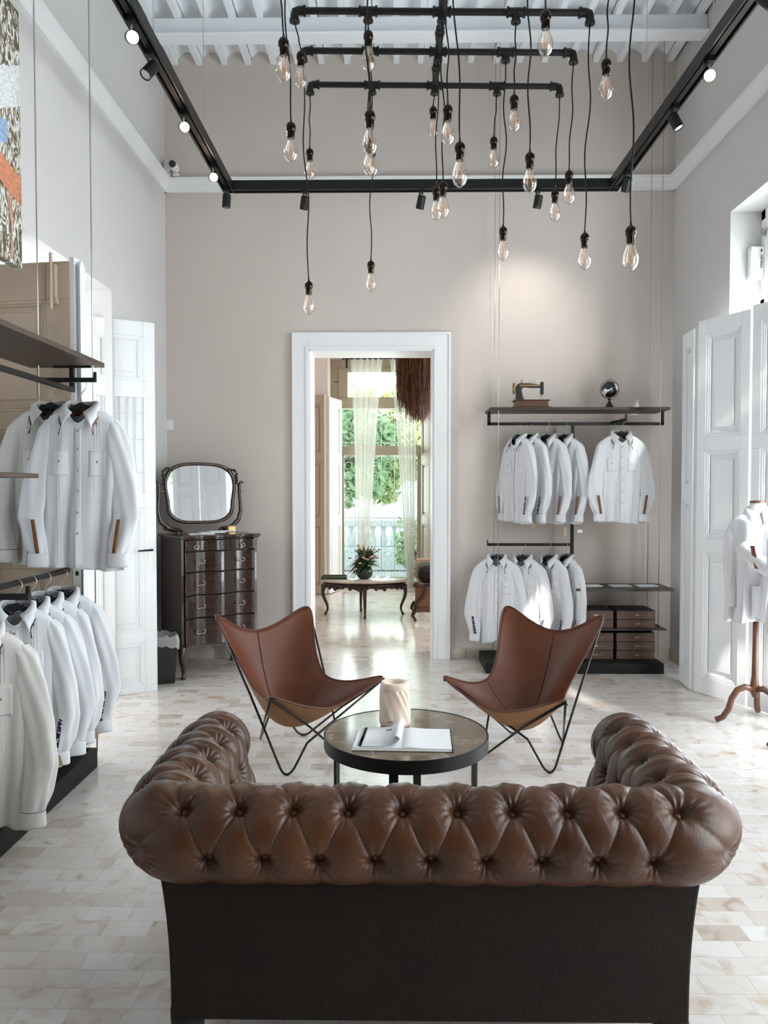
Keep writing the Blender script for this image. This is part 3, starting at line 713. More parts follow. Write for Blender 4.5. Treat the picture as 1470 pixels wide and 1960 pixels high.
# ------------------------------------------------------------------ chesterfield sofa
sofa = thing('chesterfield_sofa', 'deep buttoned brown leather chesterfield sofa seen from behind', 'sofa', (.085, 1.914, 0))
def build_sofa():
    xl, xr, yb, ya = -.600 - .085, .776 - .085, 0.0, .68
    rc = .085; r = .115; zc = .632
    # path samples
    segs = []
    la = ya - rc; arc = pi / 2 * rc; lb = (xr - xl) - 2 * rc
    total = 2 * la + 2 * arc + lb; s0 = la + arc / 2; su = (arc + lb) / 10.0
    def path(s):
        if s < la: return (xl, ya - s), (-1, 0)
        s -= la
        if s < arc:
            a = s / rc; return (xl + rc - rc * cos(a), yb + rc - rc * sin(a)), (-cos(a), -sin(a))
        s -= arc
        if s < lb: return (xl + rc + s, yb), (0, -1)
        s -= lb
        if s < arc:
            a = s / rc; return (xr - rc + rc * sin(a), yb + rc - rc * cos(a)), (sin(a), -cos(a))
        s -= arc
        return (xr, yb + rc + s), (1, 0)
    NU = 900; NV = 190
    a0, a1 = R(-12), R(248); Larc = (a1 - a0) * r; Lin = .24; LV = Larc + Lin
    us = np.linspace(0, total, NU); vs = np.linspace(0, LV, NV)
    rowA = R(144); rowB = R(73); sv = (rowA - rowB) * r
    verts = np.zeros((NU, NV, 3))
    px = np.array([path(s)[0] for s in us]); pn = np.array([path(s)[1] for s in us])
    V = np.minimum(vs, Larc); ph = a0 + V / r
    o = r * np.sin(ph); z = zc - r * np.cos(ph)
    ex = np.maximum(vs - Larc, 0)
    no = np.sin(ph).copy(); nz = -np.cos(ph).copy()
    tdir = (np.cos(a1), np.sin(a1))
    t = ex / Lin
    o = o + np.where(ex > 0, -.045 * t, 0); z = z - ex
    no = np.where(ex > 0, -1.0, no); nz = np.where(ex > 0, .15, nz)
    bl_ = np.clip((ph - R(225)) / R(23), 0, 1); no = no * (1 - bl_) + -1.0 * bl_; nz = nz * (1 - bl_) + .15 * bl_
    U = (us[:, None] - s0) / su                       # row B buttons at integers
    Vr = ((vs - (rowB - a0) * r) / sv)[None, :]       # row index
    a = U + Vr / 2; b = U - Vr / 2
    tuft = (np.abs(np.sin(pi * a)) * np.abs(np.sin(pi * b))) ** .32
    low = np.abs(np.sin(pi * U)) ** .5 * np.ones_like(Vr)
    k = np.clip(-Vr * 2.2, 0, 1); tuft = tuft * (1 - k) + (.45 + .5 * low) * k
    # pits at the buttons
    ra = np.round(a); rb = np.round(b)
    uu = (ra + rb) / 2; vv = ra - rb
    du = (U - uu) * su; dv = (Vr - vv) * sv
    d = np.sqrt(du ** 2 + dv ** 2); th = np.arctan2(dv, du)
    top_ok = (vv >= -.5)
    pit = np.exp(-(d / .017) ** 2) * .026 * top_ok + np.exp(-(d / .038) ** 2) * .010 * top_ok
    wr = np.exp(-(d / .034) ** 2) * (1 - np.exp(-(d / .012) ** 2)) * .0046 * np.sin(th * 13 + uu * 2.3 + vv) * top_ok
    wr2 = .0012 * np.sin(U * 23 + 3 * np.sin(Vr * 2 + U)) * np.exp(-((Vr - 1.9) / .5) ** 2)
    disp = .0125 * tuft - pit + wr + wr2 - .007
    # hem tuck: flatten at the start
    disp = disp * np.clip(vs / .05, .15, 1)[None, :]
    # rounded arm ends
    endd = np.minimum(us, total - us); e = .07
    sc = np.where(endd < e, np.sqrt(np.clip(1 - ((e - endd) / e) ** 2, 0.03, 1)), 1.0)
    for i in range(NU):
        oo = (o + (disp[i] * no)) ; zz = z + disp[i] * nz
        oo = oo * sc[i]; zz = np.where(zz > zc - r, zc + (zz - zc) * (0.35 + .65 * sc[i]), zz)
        X = px[i, 0] + pn[i, 0] * oo; Y = px[i, 1] + pn[i, 1] * oo
        inn = oo < 0
        X = np.where(inn & (px[i, 0] < 0), np.maximum(X, xl - oo), X); X = np.where(inn & (px[i, 0] > 0), np.minimum(X, xr + oo), X)
        Y = np.where(inn, np.maximum(Y, yb - oo), Y)
        verts[i, :, 0] = X; verts[i, :, 1] = Y; verts[i, :, 2] = zz
    V_ = verts.reshape(-1, 3)
    idx = np.arange(NU * NV).reshape(NU, NV)
    f = np.stack([idx[:-1, :-1], idx[1:, :-1], idx[1:, 1:], idx[:-1, 1:]], -1).reshape(-1, 4)
    me = bpy.data.meshes.new('tufted_upholstery')
    me.from_pydata(V_.tolist(), [], f.tolist()); me.polygons.foreach_set('use_smooth', [True] * len(me.polygons)); me.materials.append(M['sofa_leather'])
    ob = bpy.data.objects.new('tufted_upholstery', me); COL.objects.link(ob); ob.parent = sofa
    # buttons
    bm_ = MB().lathe([(0, -.004), (.009, -.003), (.0115, .001), (.009, .005), (.004, .0065), (0, .007)], (0, 0, 0), 14)
    first = None
    for row in range(0, 5):
        n0 = int(-s0 / su) + 1; n1 = int((total - s0) / su)
        for q in range(n0 - 1, n1 + 1):
            u = q + (.5 if row % 2 else 0); s = s0 + u * su
            if s < .08 or s > total - .08: continue
            onback = la + .02 < s < total - la - .02
            if row > (2 if onback else 3): continue
            v = (rowB - a0) * r + row * sv
            if v < Larc: pp = a0 + v / r; oo = r * sin(pp); zz = zc - r * cos(pp); nn, nzz = sin(pp), -cos(pp)
            else: oo = r * sin(a1) - .045 * (v - Larc) / Lin; zz = zc - r * cos(a1) - (v - Larc); nn, nzz = -1, .15
            dd = -.034; (cx, cy), (nx, ny) = path(s)
            oo2 = oo + dd * nn; p = Vector((cx + nx * oo2, cy + ny * oo2, zz + dd * nzz))
            if oo2 < 0: p.x = max(p.x, xl - oo2) if cx < 0 else min(p.x, xr + oo2); p.y = max(p.y, yb - oo2)
            nrm = Vector((nx * nn, ny * nn, nzz)).normalized()
            if first is None:
                first = bm_.build('button', M['sofa_leather'], sofa, smooth=True); ob2 = first
            else:
                ob2 = first.copy(); COL.objects.link(ob2); ob2.parent = sofa
            ob2.location = p; ob2.rotation_euler = nrm.to_track_quat('Z', 'Y').to_euler()
    # carcass: curved outer sides
    for nm, m_, (x0, x1, y0, y1) in (('back_panel', 'sofa_back', (xl - .0, xr + .0, -.005, .05)),):
        mb = MB(); rows = []
        for k in range(25):
            z_ = .15 + (.56 - .15) * k / 24; t = k / 24; fl_ = .034 * t ** 2.5 - .030
            rows.append([(x0 - fl_, y0, z_), (x1 + fl_, y0, z_), (x1 + fl_, y1, z_), (x0 - fl_, y1, z_)])
        pts = [[rows[k][c] for k in range(25)] for c in range(4)]
        mb.grid(pts, closed_u=True); mb.add([rows[0][0], rows[0][1], rows[0][2], rows[0][3]], [(3, 2, 1, 0)])
        mb.build(nm, M[m_], sofa, bevel=.008, smooth='auto')
    for sgn, x in ((-1, xl), (1, xr)):
        mb = MB(); rows = []
        for k in range(25):
            z_ = .15 + (.58 - .15) * k / 24; t = k / 24; fl_ = .034 * t ** 2.5 - .032
            rows.append([(x + sgn * fl_, .05, z_), (x + sgn * fl_, ya - .02, z_), (x - sgn * .10, ya - .02, z_), (x - sgn * .10, .05, z_)])
        mb.grid([[rows[k][c] for k in range(25)] for c in range(4)], closed_u=True); mb.add(rows[0], [(0, 1, 2, 3)])
        mb.build('arm_panel', M['sofa_back'], sofa, smooth='auto')
        pl = [(x, .16), (x + sgn * .02, .50)] + [(x + sgn * .108 * cos(a_), zc + .108 * sin(a_)) for a_ in np.linspace(-.9, pi + .9, 26)] + [(x - sgn * .095, .50), (x - sgn * .095, .16)]
        MB().prism(pl, ya - .03, ya + .012, 'XZ').build('arm_facing', M['sofa_leather'], sofa, bevel=.006)
    MB().box(xl + .10, xr - .10, .05, ya - .03, .19, .30).build('seat_base', M['sofa_back'], sofa, bevel=.01)
    for k in range(2):
        w_ = (xr - xl - .32) / 2; x0 = xl + .16 + k * w_
        MB().box(x0 + .004, x0 + w_ - .004, .17, ya, .30, .43).build('seat_cushion', M['sofa_leather'], sofa, bevel=.03)
    for (x, y) in ((xl + .06, .05), (xr - .06, .05), (xl + .06, ya - .09), (xr - .06, ya - .09)):
        MB().lathe([(.028, 0), (.034, .02), (.03, .05), (.042, .09), (.045, .145), (.0, .151)], (x, y, 0), 18).build('foot', M['velvet'], sofa, smooth=True)
build_sofa()

# ------------------------------------------------------------------ butterfly chairs
def butterfly(center, ang, floorpts, lab, kinks, tips):
    """ang: rotation about Z; local -y is the front"""
    t = thing('butterfly_chair', lab, 'chair', (center[0], center[1], 0), ang, 'leather butterfly chairs at the coffee table')
    inv = Matrix.Rotation(-ang, 3, 'Z')
    def loc(p): return inv @ (Vector(p) - Vector((center[0], center[1], 0)))
    T = {k: loc(v) for k, v in tips.items()}
    F_ = {k: Vector(v) for k, v in T.items()}      # where the rods end, inside the leather pockets
    for k, v in T.items():
        o = Vector((0, .02, v.z)); d = Vector((v.x, v.y, 0)).normalized(); T[k] = v + d * .045 + Vector((0, 0, .055 if k[0] == 'B' else .022))
    Mb, Mf, Ml, Mr = Vector((0, .33, .655)), Vector((0, -.33, .325)), Vector((-.245, .0, .405)), Vector((.245, .0, .405))
    def edge(A, B, Mx, s, p): return A.lerp(B, s) + (Mx - (A + B) / 2) * (1 - abs(2 * s - 1) ** p)
    n = 49; rows = []
    def pt(u, v):
        cf = max(abs(u), abs(v), 1e-6) / ((abs(u) ** 7 + abs(v) ** 7) ** (1 / 7) + 1e-9); u = u * cf; v = v * cf
        s = (u + 1) / 2; q = (v + 1) / 2      # q 0 front, 1 back
        back = edge(T['BL'], T['BR'], Mb, s, 1.8); front = edge(T['FL'], T['FR'], Mf, s, 1.55)
        left = edge(T['FL'], T['BL'], Ml, q, 1.7); right = edge(T['FR'], T['BR'], Mr, q, 1.7)
        Lc = front.lerp(back, q); Ld = left.lerp(right, s)
        Bq = T['FL'].lerp(T['FR'], s).lerp(T['BL'].lerp(T['BR'], s), q)
        S = Lc + Ld - Bq
        w_ = (1 - u * u) * (1 - v * v)
        S += Vector((0, .035 * w_, -.045 * w_ + .006))
        return S
    for i in range(n):
        rows.append([pt(-1 + 2 * i / (n - 1), -1 + 2 * j / (n - 1)) for j in range(n)])
    mb = MB(); mb.grid(rows)
    o = mb.build('leather_sling', [M['sling'], M['suede']], t, smooth=True, fixn=False)
    md = o.modifiers.new('t', 'SOLIDIFY'); md.thickness = .006; md.offset = 0; md.material_offset = 1; md.material_offset_rim = 0
    per = [pt(-1 + 2 * k / 60, -1) for k in range(60)] + [pt(1, -1 + 2 * k / 60) for k in range(60)] + [pt(1 - 2 * k / 60, 1) for k in range(60)] + [pt(-1, 1 - 2 * k / 60) for k in range(60)]
    MB().tube(per, .0055, 6, closed=True).build('edge_piping', M['piping'], o, smooth=True)
    up = Vector((0, -.004, .004))
    MB().tube([pt(0, .98 - 1.05 * k / 30) + up for k in range(31)], .0028, 5).build('seam', M['piping'], o, smooth=True)
    MB().tube([pt(-.98 + 1.96 * k / 30, -.07) + up for k in range(31)], .0028, 5).build('seam', M['piping'], o, smooth=True)
    # pockets at the tips
    # frame: every floor bend runs to two tips
    fl_ = {k: loc(v) for k, v in floorpts.items()}
    conn = {'FLf': ('BL', 'FR'), 'FRf': ('BR', 'FL'), 'BLf': ('FL', 'BR'), 'BRf': ('FR', 'BL')}
    mb = MB(); rr = .0065
    for fk, (t1, t2) in conn.items():
        b = fl_[fk] + Vector((0, 0, rr))
        def arm(tip):
            e = F_[tip]; e = Vector((e.x * .94, e.y * .94 + (.03 if tip[0] == 'B' else -.004), e.z - .035))
            under = Vector((e.x, e.y, e.z - .0))
            k = kinks.get((fk, tip))
            pts = []
            if k is not None:
                K = loc(k); pts = [K, under]
            else: pts = [b.lerp(under, .5), under]
            return pts
        A = arm(t1); B = arm(t2)
        da = (A[0] - b).normalized(); db = (B[0] - b).normalized(); q0 = b + da * .075; q2 = b + db * .075; q1 = b - Vector((0, 0, .001)); bend = []
        for kk in range(9): tt = kk / 8; bend.append(q0 * (1 - tt) ** 2 + q1 * 2 * tt * (1 - tt) + q2 * tt * tt)
        lo_ = min(p.z for p in bend) - rr; bend = [Vector((p.x, p.y, p.z - lo_)) for p in bend]
        pts = list(reversed(A)) + bend + B
        mb.tube(pts, rr, 8)
    for tip in ('BL', 'BR', 'FL', 'FR'):      # small arch at each tip
        e = F_[tip]; o_ = .03 if tip[0] == 'B' else -.004; mb.tube([(e.x * .93, e.y * .95 + o_, e.z - .05), (e.x * .94, e.y * .94 + o_, e.z - .035), (e.x * .95, e.y * .92 + o_, e.z - .05)], rr, 8)
    mb.build('rod_frame', M['rod'], t, smooth=True)
    return t
butterfly((-.58, 4.29), R(45), {'FLf': (-.565, 3.95, 0), 'BLf': (-.81, 4.57, 0), 'BRf': (-.566, 4.63, 0), 'FRf': (-.30, 4.36, 0)},
          'brown leather butterfly chair left of the round table, turned towards the right',
          {('FLf', 'FR'): P(588, 1422, 4.02)}, {'BL': P(410, 1170, 4.276), 'BR': P(600, 1154, 4.77), 'FL': P(514, 1329, 3.76), 'FR': P(745, 1287, 4.29)})
butterfly((.737, 4.27), R(-39), {'FRf': (.825, 4.0, 0), 'BRf': (1.0, 4.53, 0), 'BLf': (.742, 4.68, 0), 'FLf': (.50, 4.33, 0)},
          'brown leather butterfly chair right of the round table, with worn seat edge',
          {('FRf', 'FL'): P(1010, 1415, 4.07)}, {'BL': P(961, 1152, 4.70), 'BR': P(1161, 1171, 4.29), 'FL': P(842, 1286, 4.28), 'FR': P(1089, 1334, 3.76)})

# ------------------------------------------------------------------ round coffee table
tx_ = P(777, 1400, 3.28).x; TY = 3.27; TR = .352; TH = .455
ct = thing('round_coffee_table', 'round coffee table with brown marble top and black rim', 'table', (tx_, TY, 0))
MB().lathe([(0, 0), (TR - .006, 0), (TR - .006, .014), (0, .014)], (0, 0, TH - .016), 96).build('marble_top', M['table_marble'], ct, smooth='auto')
mb = MB(); n = 96; vs = []; fs = []
for k in range(n):
    a = 2 * pi * k / n
    for (rr, zz) in ((TR - .005, TH), (TR, TH), (TR, TH - .055), (TR - .005, TH - .055)): vs.append((rr * cos(a), rr * sin(a), zz))
for k in range(n):
    k2 = (k + 1) % n
    for j in range(4): fs.append((k * 4 + j, k2 * 4 + j, k2 * 4 + (j + 1) % 4, k * 4 + (j + 1) % 4))
mb.add(vs, fs); mb.build('rim', M['black_metal'], ct, smooth='auto')
for a in (-99, -203, -337, 80):
    rr = TR - .018; x, y = rr * cos(R(a)), rr * sin(R(a))
    MB().cbox((x, y, (TH - .03) / 2), (.036, .012, TH - .03), Matrix.Rotation(R(a + 90), 3, 'Z')).build('leg', M['black_metal'], ct, bevel=.001)

c0 = P(756, 1382, 3.36)
cv = thing('candle_holder', 'tall pale alabaster candle holder on the round table', 'candle holder', (c0.x, 3.37, TH - .002))
h_ = .195; rr = .068
rows = []; nk = 56; prof = [(rr * .80, 0), (rr * .96, .006), (rr * 1.0, .02), (rr * 1.0, h_ * .5), (rr * .99, h_ * .75), (rr * .97, h_ - .02), (rr * .955, h_ - .006), (rr * .90, h_), (rr * .66, h_), (rr * .60, h_ - .006), (rr * .58, h_ - .05), (rr * .3, h_ - .055), (0.001, h_ - .055)]
prof2 = []
for i in range(len(prof) - 1):
    a, b = prof[i], prof[i + 1]; m_ = 8 if i in (2, 3, 4) else 1
    for j in range(m_): prof2.append((a[0] + (b[0] - a[0]) * j / m_, a[1] + (b[1] - a[1]) * j / m_))
prof2.append(prof[-1])
for (r_, z_) in prof2:
    row = []
    for k in range(nk * 2):
        a = 2 * pi * k / (nk * 2); out = r_ > rr * .93
        d = .0022 * sin(3.2 * sin(a * 2 + z_ * 14) * 2.2 + a * 3 + z_ * 30) * (1 if out and .01 < z_ < h_ - .03 else 0)
        row.append(((r_ + d) * cos(a), (r_ + d) * sin(a), z_))
    rows.append(row)
mb = MB(); mb.grid([[rows[i][k] for i in range(len(rows))] for k in range(nk * 2)], closed_u=True); mb.build('alabaster_cylinder', M['alabaster'], cv, smooth=True)
MB().lathe([(0, 0), (.038, 0), (.038, .004), (0, .006)], (0, 0, h_ - .054), 24).build('candle', M['kraft'], cv, smooth='auto')

# open book: left pages curl up towards the gutter
b0 = P(771, 1425, 3.13)
bk = thing('open_book', 'open white paged book lying on the round table', 'book', (b0.x, 3.155, TH), R(-2))
MB().box(-.202, .203, -.128, .132, 0, .004).build('cover', M['paper'], bk, bevel=.001)
def page_block(x_in, x_out, hf, name, lay=1):
    for l in range(lay):
        rows = []
        for i in range(25):
            t = i / 24; x = x_in + (x_out - x_in) * t; rows.append([(x, -.124, .004 + hf(t)), (x, .129, .004 + hf(t))])
        base = [[(r[0][0], r[0][1], .004), (r[1][0], r[1][1], .004)] for r in rows]
        mb = MB(); mb.grid(rows); mb.grid([[rows[i][0], base[i][0]] for i in range(25)]); mb.grid([[rows[i][1], base[i][1]] for i in range(25)])
        mb.grid([[rows[-1][0], rows[-1][1]], [base[-1][0], base[-1][1]]]); o = mb.build(name, M['paper'], bk, smooth='auto')
    return o
page_block(0, -.195, lambda t: .006 + .002 * (1 - t), 'page_block')
pr_ = page_block(0.0, .198, lambda t: .004 + .010 * (1 - t) ** 6 * t * 8 + .003, 'page_block')
mb = MB()
for l in range(5):      # lifted leaves that roll over near the gutter
    prof = []
    for i in range(31):
        t = i / 30; x = -.005 - .160 * t - l * .004; z = .013 + (.040 - l * .006) * exp(-((t - .12) / .17) ** 2) + .004 * (1 - t) - l * .0016 + .0
        prof.append((x, max(z, .0125)))
    rows = [[(x, -.118 + l * .002, z), (x + .012, .129, z)] for x, z in prof]; mb.grid(rows)
pg = mb.build('lifted_pages', M['paper'], bk, smooth=True, fixn=False); md = pg.modifiers.new('t', 'SOLIDIFY'); md.thickness = .0008
mb = MB()
for (x, y, z, wd, sl_) in ((.075, .09, .0095, .022, 0), (.075, -.01, .0095, .024, 0), (-.058, .095, .0475, .024, 10), (-.056, -.01, .0475, .024, 10)):
    mb.cbox((x, y, z), (wd, .008, .0012), Matrix.Rotation(R(0 if sl_ == 0 else -0), 3, 'Z') @ Matrix.Rotation(R(-sl_ * 1.1), 3, 'Y'))
mb.build('printed_line', M['ink'], bk)
MB().box(.199, .204, -.129, .133, .0, .0075).build('dark_cover_edge', M['ink'], bk)

# ------------------------------------------------------------------ shirts
def WT(L_): return [(0, .060), (.012, .085), (.03, .120), (.05, .146), (.075, .160), (.12, .165), (.45, .176), (L_, .190)]
def shirt_funcs(seed, L_=.74):
    r = random.Random(seed); p1, p2, p3 = [r.uniform(0, 6) for _ in range(3)]
    wt = WT(L_)
    dt = [(0, .048), (.05, .036), (.12, .038), (.45, .042), (L_, .040)]
    def ip(tb, x):
        for (a, b), (c, d) in zip(tb, tb[1:]):
            if x <= c: return b + (d - b) * (x - a) / (c - a)
        return tb[-1][1]
    def body(th, h):
        w_ = ip(wt, h); d_ = ip(dt, h); c, s_ = cos(th), sin(th)
        x = w_ * math.copysign(abs(c) ** .75, c); y = d_ * math.copysign(abs(s_) ** .8, s_)
        k = min(1, h / .25) ; e = h / L_
        n = 1 if s_ < 0 else -1
        y += .016 * k * (.25 + .75 * e) * sin(x * 48 + p1 + n + .8 * sin(h * 5 + p3)) + .008 * k * sin(x * 88 + p2 + e * 3) * (.2 + e) + .005 * sin(x * 25 + h * 12 + p3) * k
        z = -h
        if s_ < 0: z -= .075 * exp(-(x / .050) ** 2) * max(0, 1 - h / .12)
        z += (.008 * sin(x * 14 + p1)) * e
        return Vector((x, y, z))
    return body, ip
def make_shirt(seed, trim='navy', cloth='cloth', emb=True, parts=True, L_=.74):
    """shirt things: origin at the hook of the hanger; neck .13 below"""
    body, ip = shirt_funcs(seed, L_); r = random.Random(seed * 7 + 1); N0 = -.125
    m = M[cloth]; tm = M['navy_trim' if trim == 'navy' else 'rust_trim']; em = M['embroid_navy' if trim == 'navy' else 'embroid_brown']
    t = thing('hanging_shirt', 'white long sleeved linen shirt', 'shirt')
    off = Vector((0, 0, N0))
    rows = []; nth = 96; nh = 46
    for i in range(nth):
        th = 2 * pi * i / nth; rows.append([body(th, (j / nh) ** 1.15 * L_) + off for j in range(nh + 1)])
    mb = MB(); mb.grid(rows, closed_u=True); bd = mb.build('shirt_body', m, t, smooth=True, fixn=False); md = bd.modifiers.new('t', 'SOLIDIFY'); md.thickness = .002
    def onfront(x, h, o=.002):
        w_ = ip(WT(L_), h)
        c = max(-.999, min(.999, math.copysign(abs(x / w_) ** (1 / .75), x))); th = -math.acos(c) ; 
        p = body(th, h); return p + off + Vector((0, -o, 0))
    def patch(x0, x1, h0, h1, nm, m_, o=.003, nx=5, nz=24, par=bd):
        mb = MB(); mb.grid([[onfront(x0 + (x1 - x0) * i / nx, h0 + (h1 - h0) * j / nz, o) for j in range(nz + 1)] for i in range(nx + 1)])
        ob = mb.build(nm, m_, par, smooth=True, fixn=False); ob.modifiers.new('t', 'SOLIDIFY').thickness = .002; return ob
    if parts:
        patch(-.014, .014, .07, L_ - .006, 'placket', m, .004)
        for sx in (-1, 1):
            patch(sx * .118, sx * .048, .20, .315, 'pocket', m, .004, 8, 10)
            mb = MB()
            for dx in (0, .011, .022):
                for (h0, h1) in ((.055, .195), (.32, L_ - .02)):
                    a = sx * (.072 + dx); mb.grid([[onfront(a + q, h0 + (h1 - h0) * j / 20, o) for j in range(21)] for q, o in ((-.003, .001), (0, .0045), (.003, .001))])
            mb.build('pintucks', m, bd, smooth=True, fixn=False)
        bp_ = [onfront(0, .10 + k * (L_ - .17) / 6, .0075) for k in range(6)] + [onfront(sx * .083, h, .0075) for sx in (-1, 1) for h in (.075, .25)]
        b0_ = MB().lathe([(0, -.002), (.0046, -.0015), (.005, .001), (0, .0018)], (0, 0, 0), 10, axis='Y').build('shirt_button', M['antique'], bd, smooth=True); b0_.location = bp_[0]
        for p in bp_[1:]: c_ = b0_.copy(); COL.objects.link(c_); c_.parent = bd; c_.location = p
    # sleeves
    for sx in (-1, 1):
        cl = [(.128, .004, -.056), (.150, .004, -.095), (.172, .0, -.19), (.206, -.006, -.35), (.222, -.02, -.50), (.200, -.035, -.61), (.190, -.04, -.665)]
        rx = [.034, .046, .054, .056, .056, .052, .040]; ry = [.020, .030, .032, .030, .030, .028, .022]
        j = r.uniform(-.012, .012); fwd = r.uniform(-.01, .025)
        rows = []; ns = 40; nt_ = 36
        for a in range(nt_):
            th = 2 * pi * a / nt_; row = []
            for q in range(ns + 1):
                s_ = q / ns * (len(cl) - 1); i = min(int(s_), len(cl) - 2); f = s_ - i; f2 = f
                c = [cl[i][k] * (1 - f2) + cl[i + 1][k] * f2 for k in range(3)]
                ax = rx[i] * (1 - f) + rx[i + 1] * f; ay = ry[i] * (1 - f) + ry[i + 1] * f; e = q / ns
                wob = 1 + .13 * sin(th * 3 + e * 7 + seed) * (.3 + e) + .07 * sin(th * 6 - e * 10 + seed * 2)
                row.append((sx * (c[0] + j * e) + ax * cos(th) * wob, c[1] - fwd * e + ay * sin(th) * wob, c[2] + N0 - abs(cos(th)) * 0))
            rows.append(row)
        mb = MB(); mb.grid(rows, closed_u=True); sl_ = mb.build('sleeve', m, t, smooth=True, fixn=False)
        cx, cy = sx * (.190 + j), -.04 - fwd
        mb = MB(); rings = []
        for zz, k in ((0, .92), (-.004, 1.0), (-.055, 1.02), (-.062, 1.0)): rings.append((zz, k))
        mb.grid([[(cx + .043 * k * cos(2 * pi * a / 28), cy + .024 * k * sin(2 * pi * a / 28), N0 - .665 + zz) for zz, k in rings] for a in range(28)], closed_u=True)
        cf = mb.build('cuff', m, sl_, smooth=True, fixn=False); cf.modifiers.new('t', 'SOLIDIFY').thickness = .003
        if emb:
            mb = MB(); x0 = cx - sx * .012
            g = [[(x0 + sx * (.002 + .022 * (N_ / 8)) + q, cy - .034 + (.003 if abs(q) > .003 else 0) + .004 * (N_ / 8), N0 - .662 + N_ * .019) for N_ in range(9)] for q in (-.009, -.003, .003, .009)]
            mb.grid(g); eb = mb.build('embroidered_strip', em, sl_, smooth=True, fixn=False); eb.modifiers.new('t', 'SOLIDIFY').thickness = .003
        else:
            MB().tube([(cx + .045 * cos(2 * pi * a / 24), cy + .026 * sin(2 * pi * a / 24), N0 - .668) for a in range(24)], .0018, 4, closed=True).build('cuff_piping', tm, sl_)
    # collar: strip from front left round the back to front right
    top = []; bot = []; mid = []
    for k in range(41):
        s_ = -1 + 2 * k / 40; a = pi / 2 + s_ * R(158)     # back is +y
        x, y = cos(a), sin(a); fr = max(0, (abs(s_) - .45) / .55); 
        top.append(Vector((-x * .064, y * .054, .032 - .060 * fr ** 1.2)) + off)
        px_ = .080 + .010 * fr; bz = -.002 - .128 * fr ** 1.5
        xx = -x * px_ * (1 + .25 * fr); 
        if fr > 0: xx = math.copysign(max(abs(xx), .032 + .046 * fr), xx)
        bot.append(Vector((xx, y * .070 - .006 * fr, bz)) + off)
        mid.append((top[-1] + bot[-1]) / 2 + Vector((-x * .010, y * .010, .010)))
    mb = MB(); mb.grid([[top[k], mid[k], bot[k]] for k in range(41)]); cl_ = mb.build('collar', m, t, smooth=True, fixn=False); cl_.modifiers.new('t', 'SOLIDIFY').thickness = .003
    mb = MB(); mb.grid([[Vector((.050 * sin(a), .043 * cos(a), z)) + off for z in (-.038, -.012, .014)] for a in np.linspace(-1.5, 1.5, 17)]); nb = mb.build('neck_band', em, cl_, smooth=True, fixn=False); nb.modifiers.new('t', 'SOLIDIFY').thickness = .002
    if parts:
        MB().tube([p + Vector((0, -.002, -.001)) for p in bot], .0028, 4).build('collar_piping', tm, cl_)
        MB().grid([[Vector((x * .001, .046 + .0, z)) + off for z in (-.045, -.033)] for x in (-20, 20)]).build('neck_label', M['kraft'], cl_, fixn=False).modifiers.new('t', 'SOLIDIFY').thickness = .001
    return t
def make_hanger():
    t = thing('clothes_hanger', 'black hanger', 'hanger')
    mb = MB()
    pts = [(.0, 0, -.105), (0, 0, -.07), (.010, 0, -.052), (.022, 0, -.040), (.026, 0, -.020), (.018, 0, -.001), (.0, 0, .008), (-.018, 0, .0), (-.024, 0, -.016)]
    mb.tube(pts, .0020, 6); mb.build('hook', M['steel'], t, smooth=True)
    mb = MB(); L_ = []
    for k in range(25):
        s_ = -1 + k / 12; L_.append((s_ * .122, 0, -.103 - .088 * abs(s_) ** 1.3))
    rows = [[(x, y, z + dz) for (x, _, z) in L_] for (y, dz) in ((-.007, 0), (.007, 0), (.007, -.026), (-.007, -.026))]
    mb.grid(rows, closed_u=True); mb.build('hanger_arms', M['velvet'], t, smooth='auto')
    return t
SH = [make_shirt(11, 'navy', 'cloth'), make_shirt(12, 'rust', 'cloth'), make_shirt(13, 'navy', 'cloth_warm', emb=False), make_shirt(14, 'navy', 'cloth', parts=True)]
HG = make_hanger(); used_s = set(); used_h = [False]
def place(proto, hook, yaw, sc, lab, hlab, grp, hgrp, roll=0, sc3=None):
    if proto not in used_s: o = SH[proto]; used_s.add(proto)
    else: o = copy_tree(SH[proto])
    o.location = hook; o.rotation_euler = (0, 0, R(yaw)); o.scale = sc3 or (sc, sc, sc); o['label'] = lab; o['group'] = grp
    if not used_h[0]: h = HG; used_h[0] = True
    else: h = copy_tree(HG)
    h.location = hook; h.rotation_euler = (0, 0, R(yaw)); h.scale = (sc, sc, sc); h['label'] = hlab; h['group'] = hgrp
    return o

# ------------------------------------------------------------------ left rack
lr = thing('clothing_rack', 'black clothing rack with dark wood shelf hung by cables on the left wall', 'clothing rack', (XL, 3.0, 0))
def lb(x0, x1, y0, y1, z0, z1): return MB().box(x0 - XL, x1 - XL, y0 - 3.0, y1 - 3.0, z0, z1)
lb(-1.95, -1.55, .9, 4.11, 2.145, 2.17).build('shelf', M['dark_shelf_y'], lr, bevel=.002)
mb = MB(); mb.add([], [])
def lbar(a, b, w_, nm='rail', par=lr):
    o = Vector((XL, 3.0, 0)); return MB().bar(Vector(a) - o, Vector(b) - o, w_, w_).build(nm, M['black_metal'], par, bevel=.002)
lbar((-1.70, .9, 2.02), (-1.70, 4.06, 2.02), .024, 'rail')
lbar((-1.70, 4.05, 2.01), (-1.70, 4.05, 2.145), .024, 'bracket'); lbar((-1.80, 4.05, 2.14), (-1.60, 4.05, 2.14), .010, 'bracket_plate')
lbar((-1.80, 3.86, 2.045), (-1.50, 3.86, 2.045), .022, 'cross_rail'); lbar((-1.505, 3.86, 2.04), (-1.505, 3.86, 2.085), .014, 'end_stop')
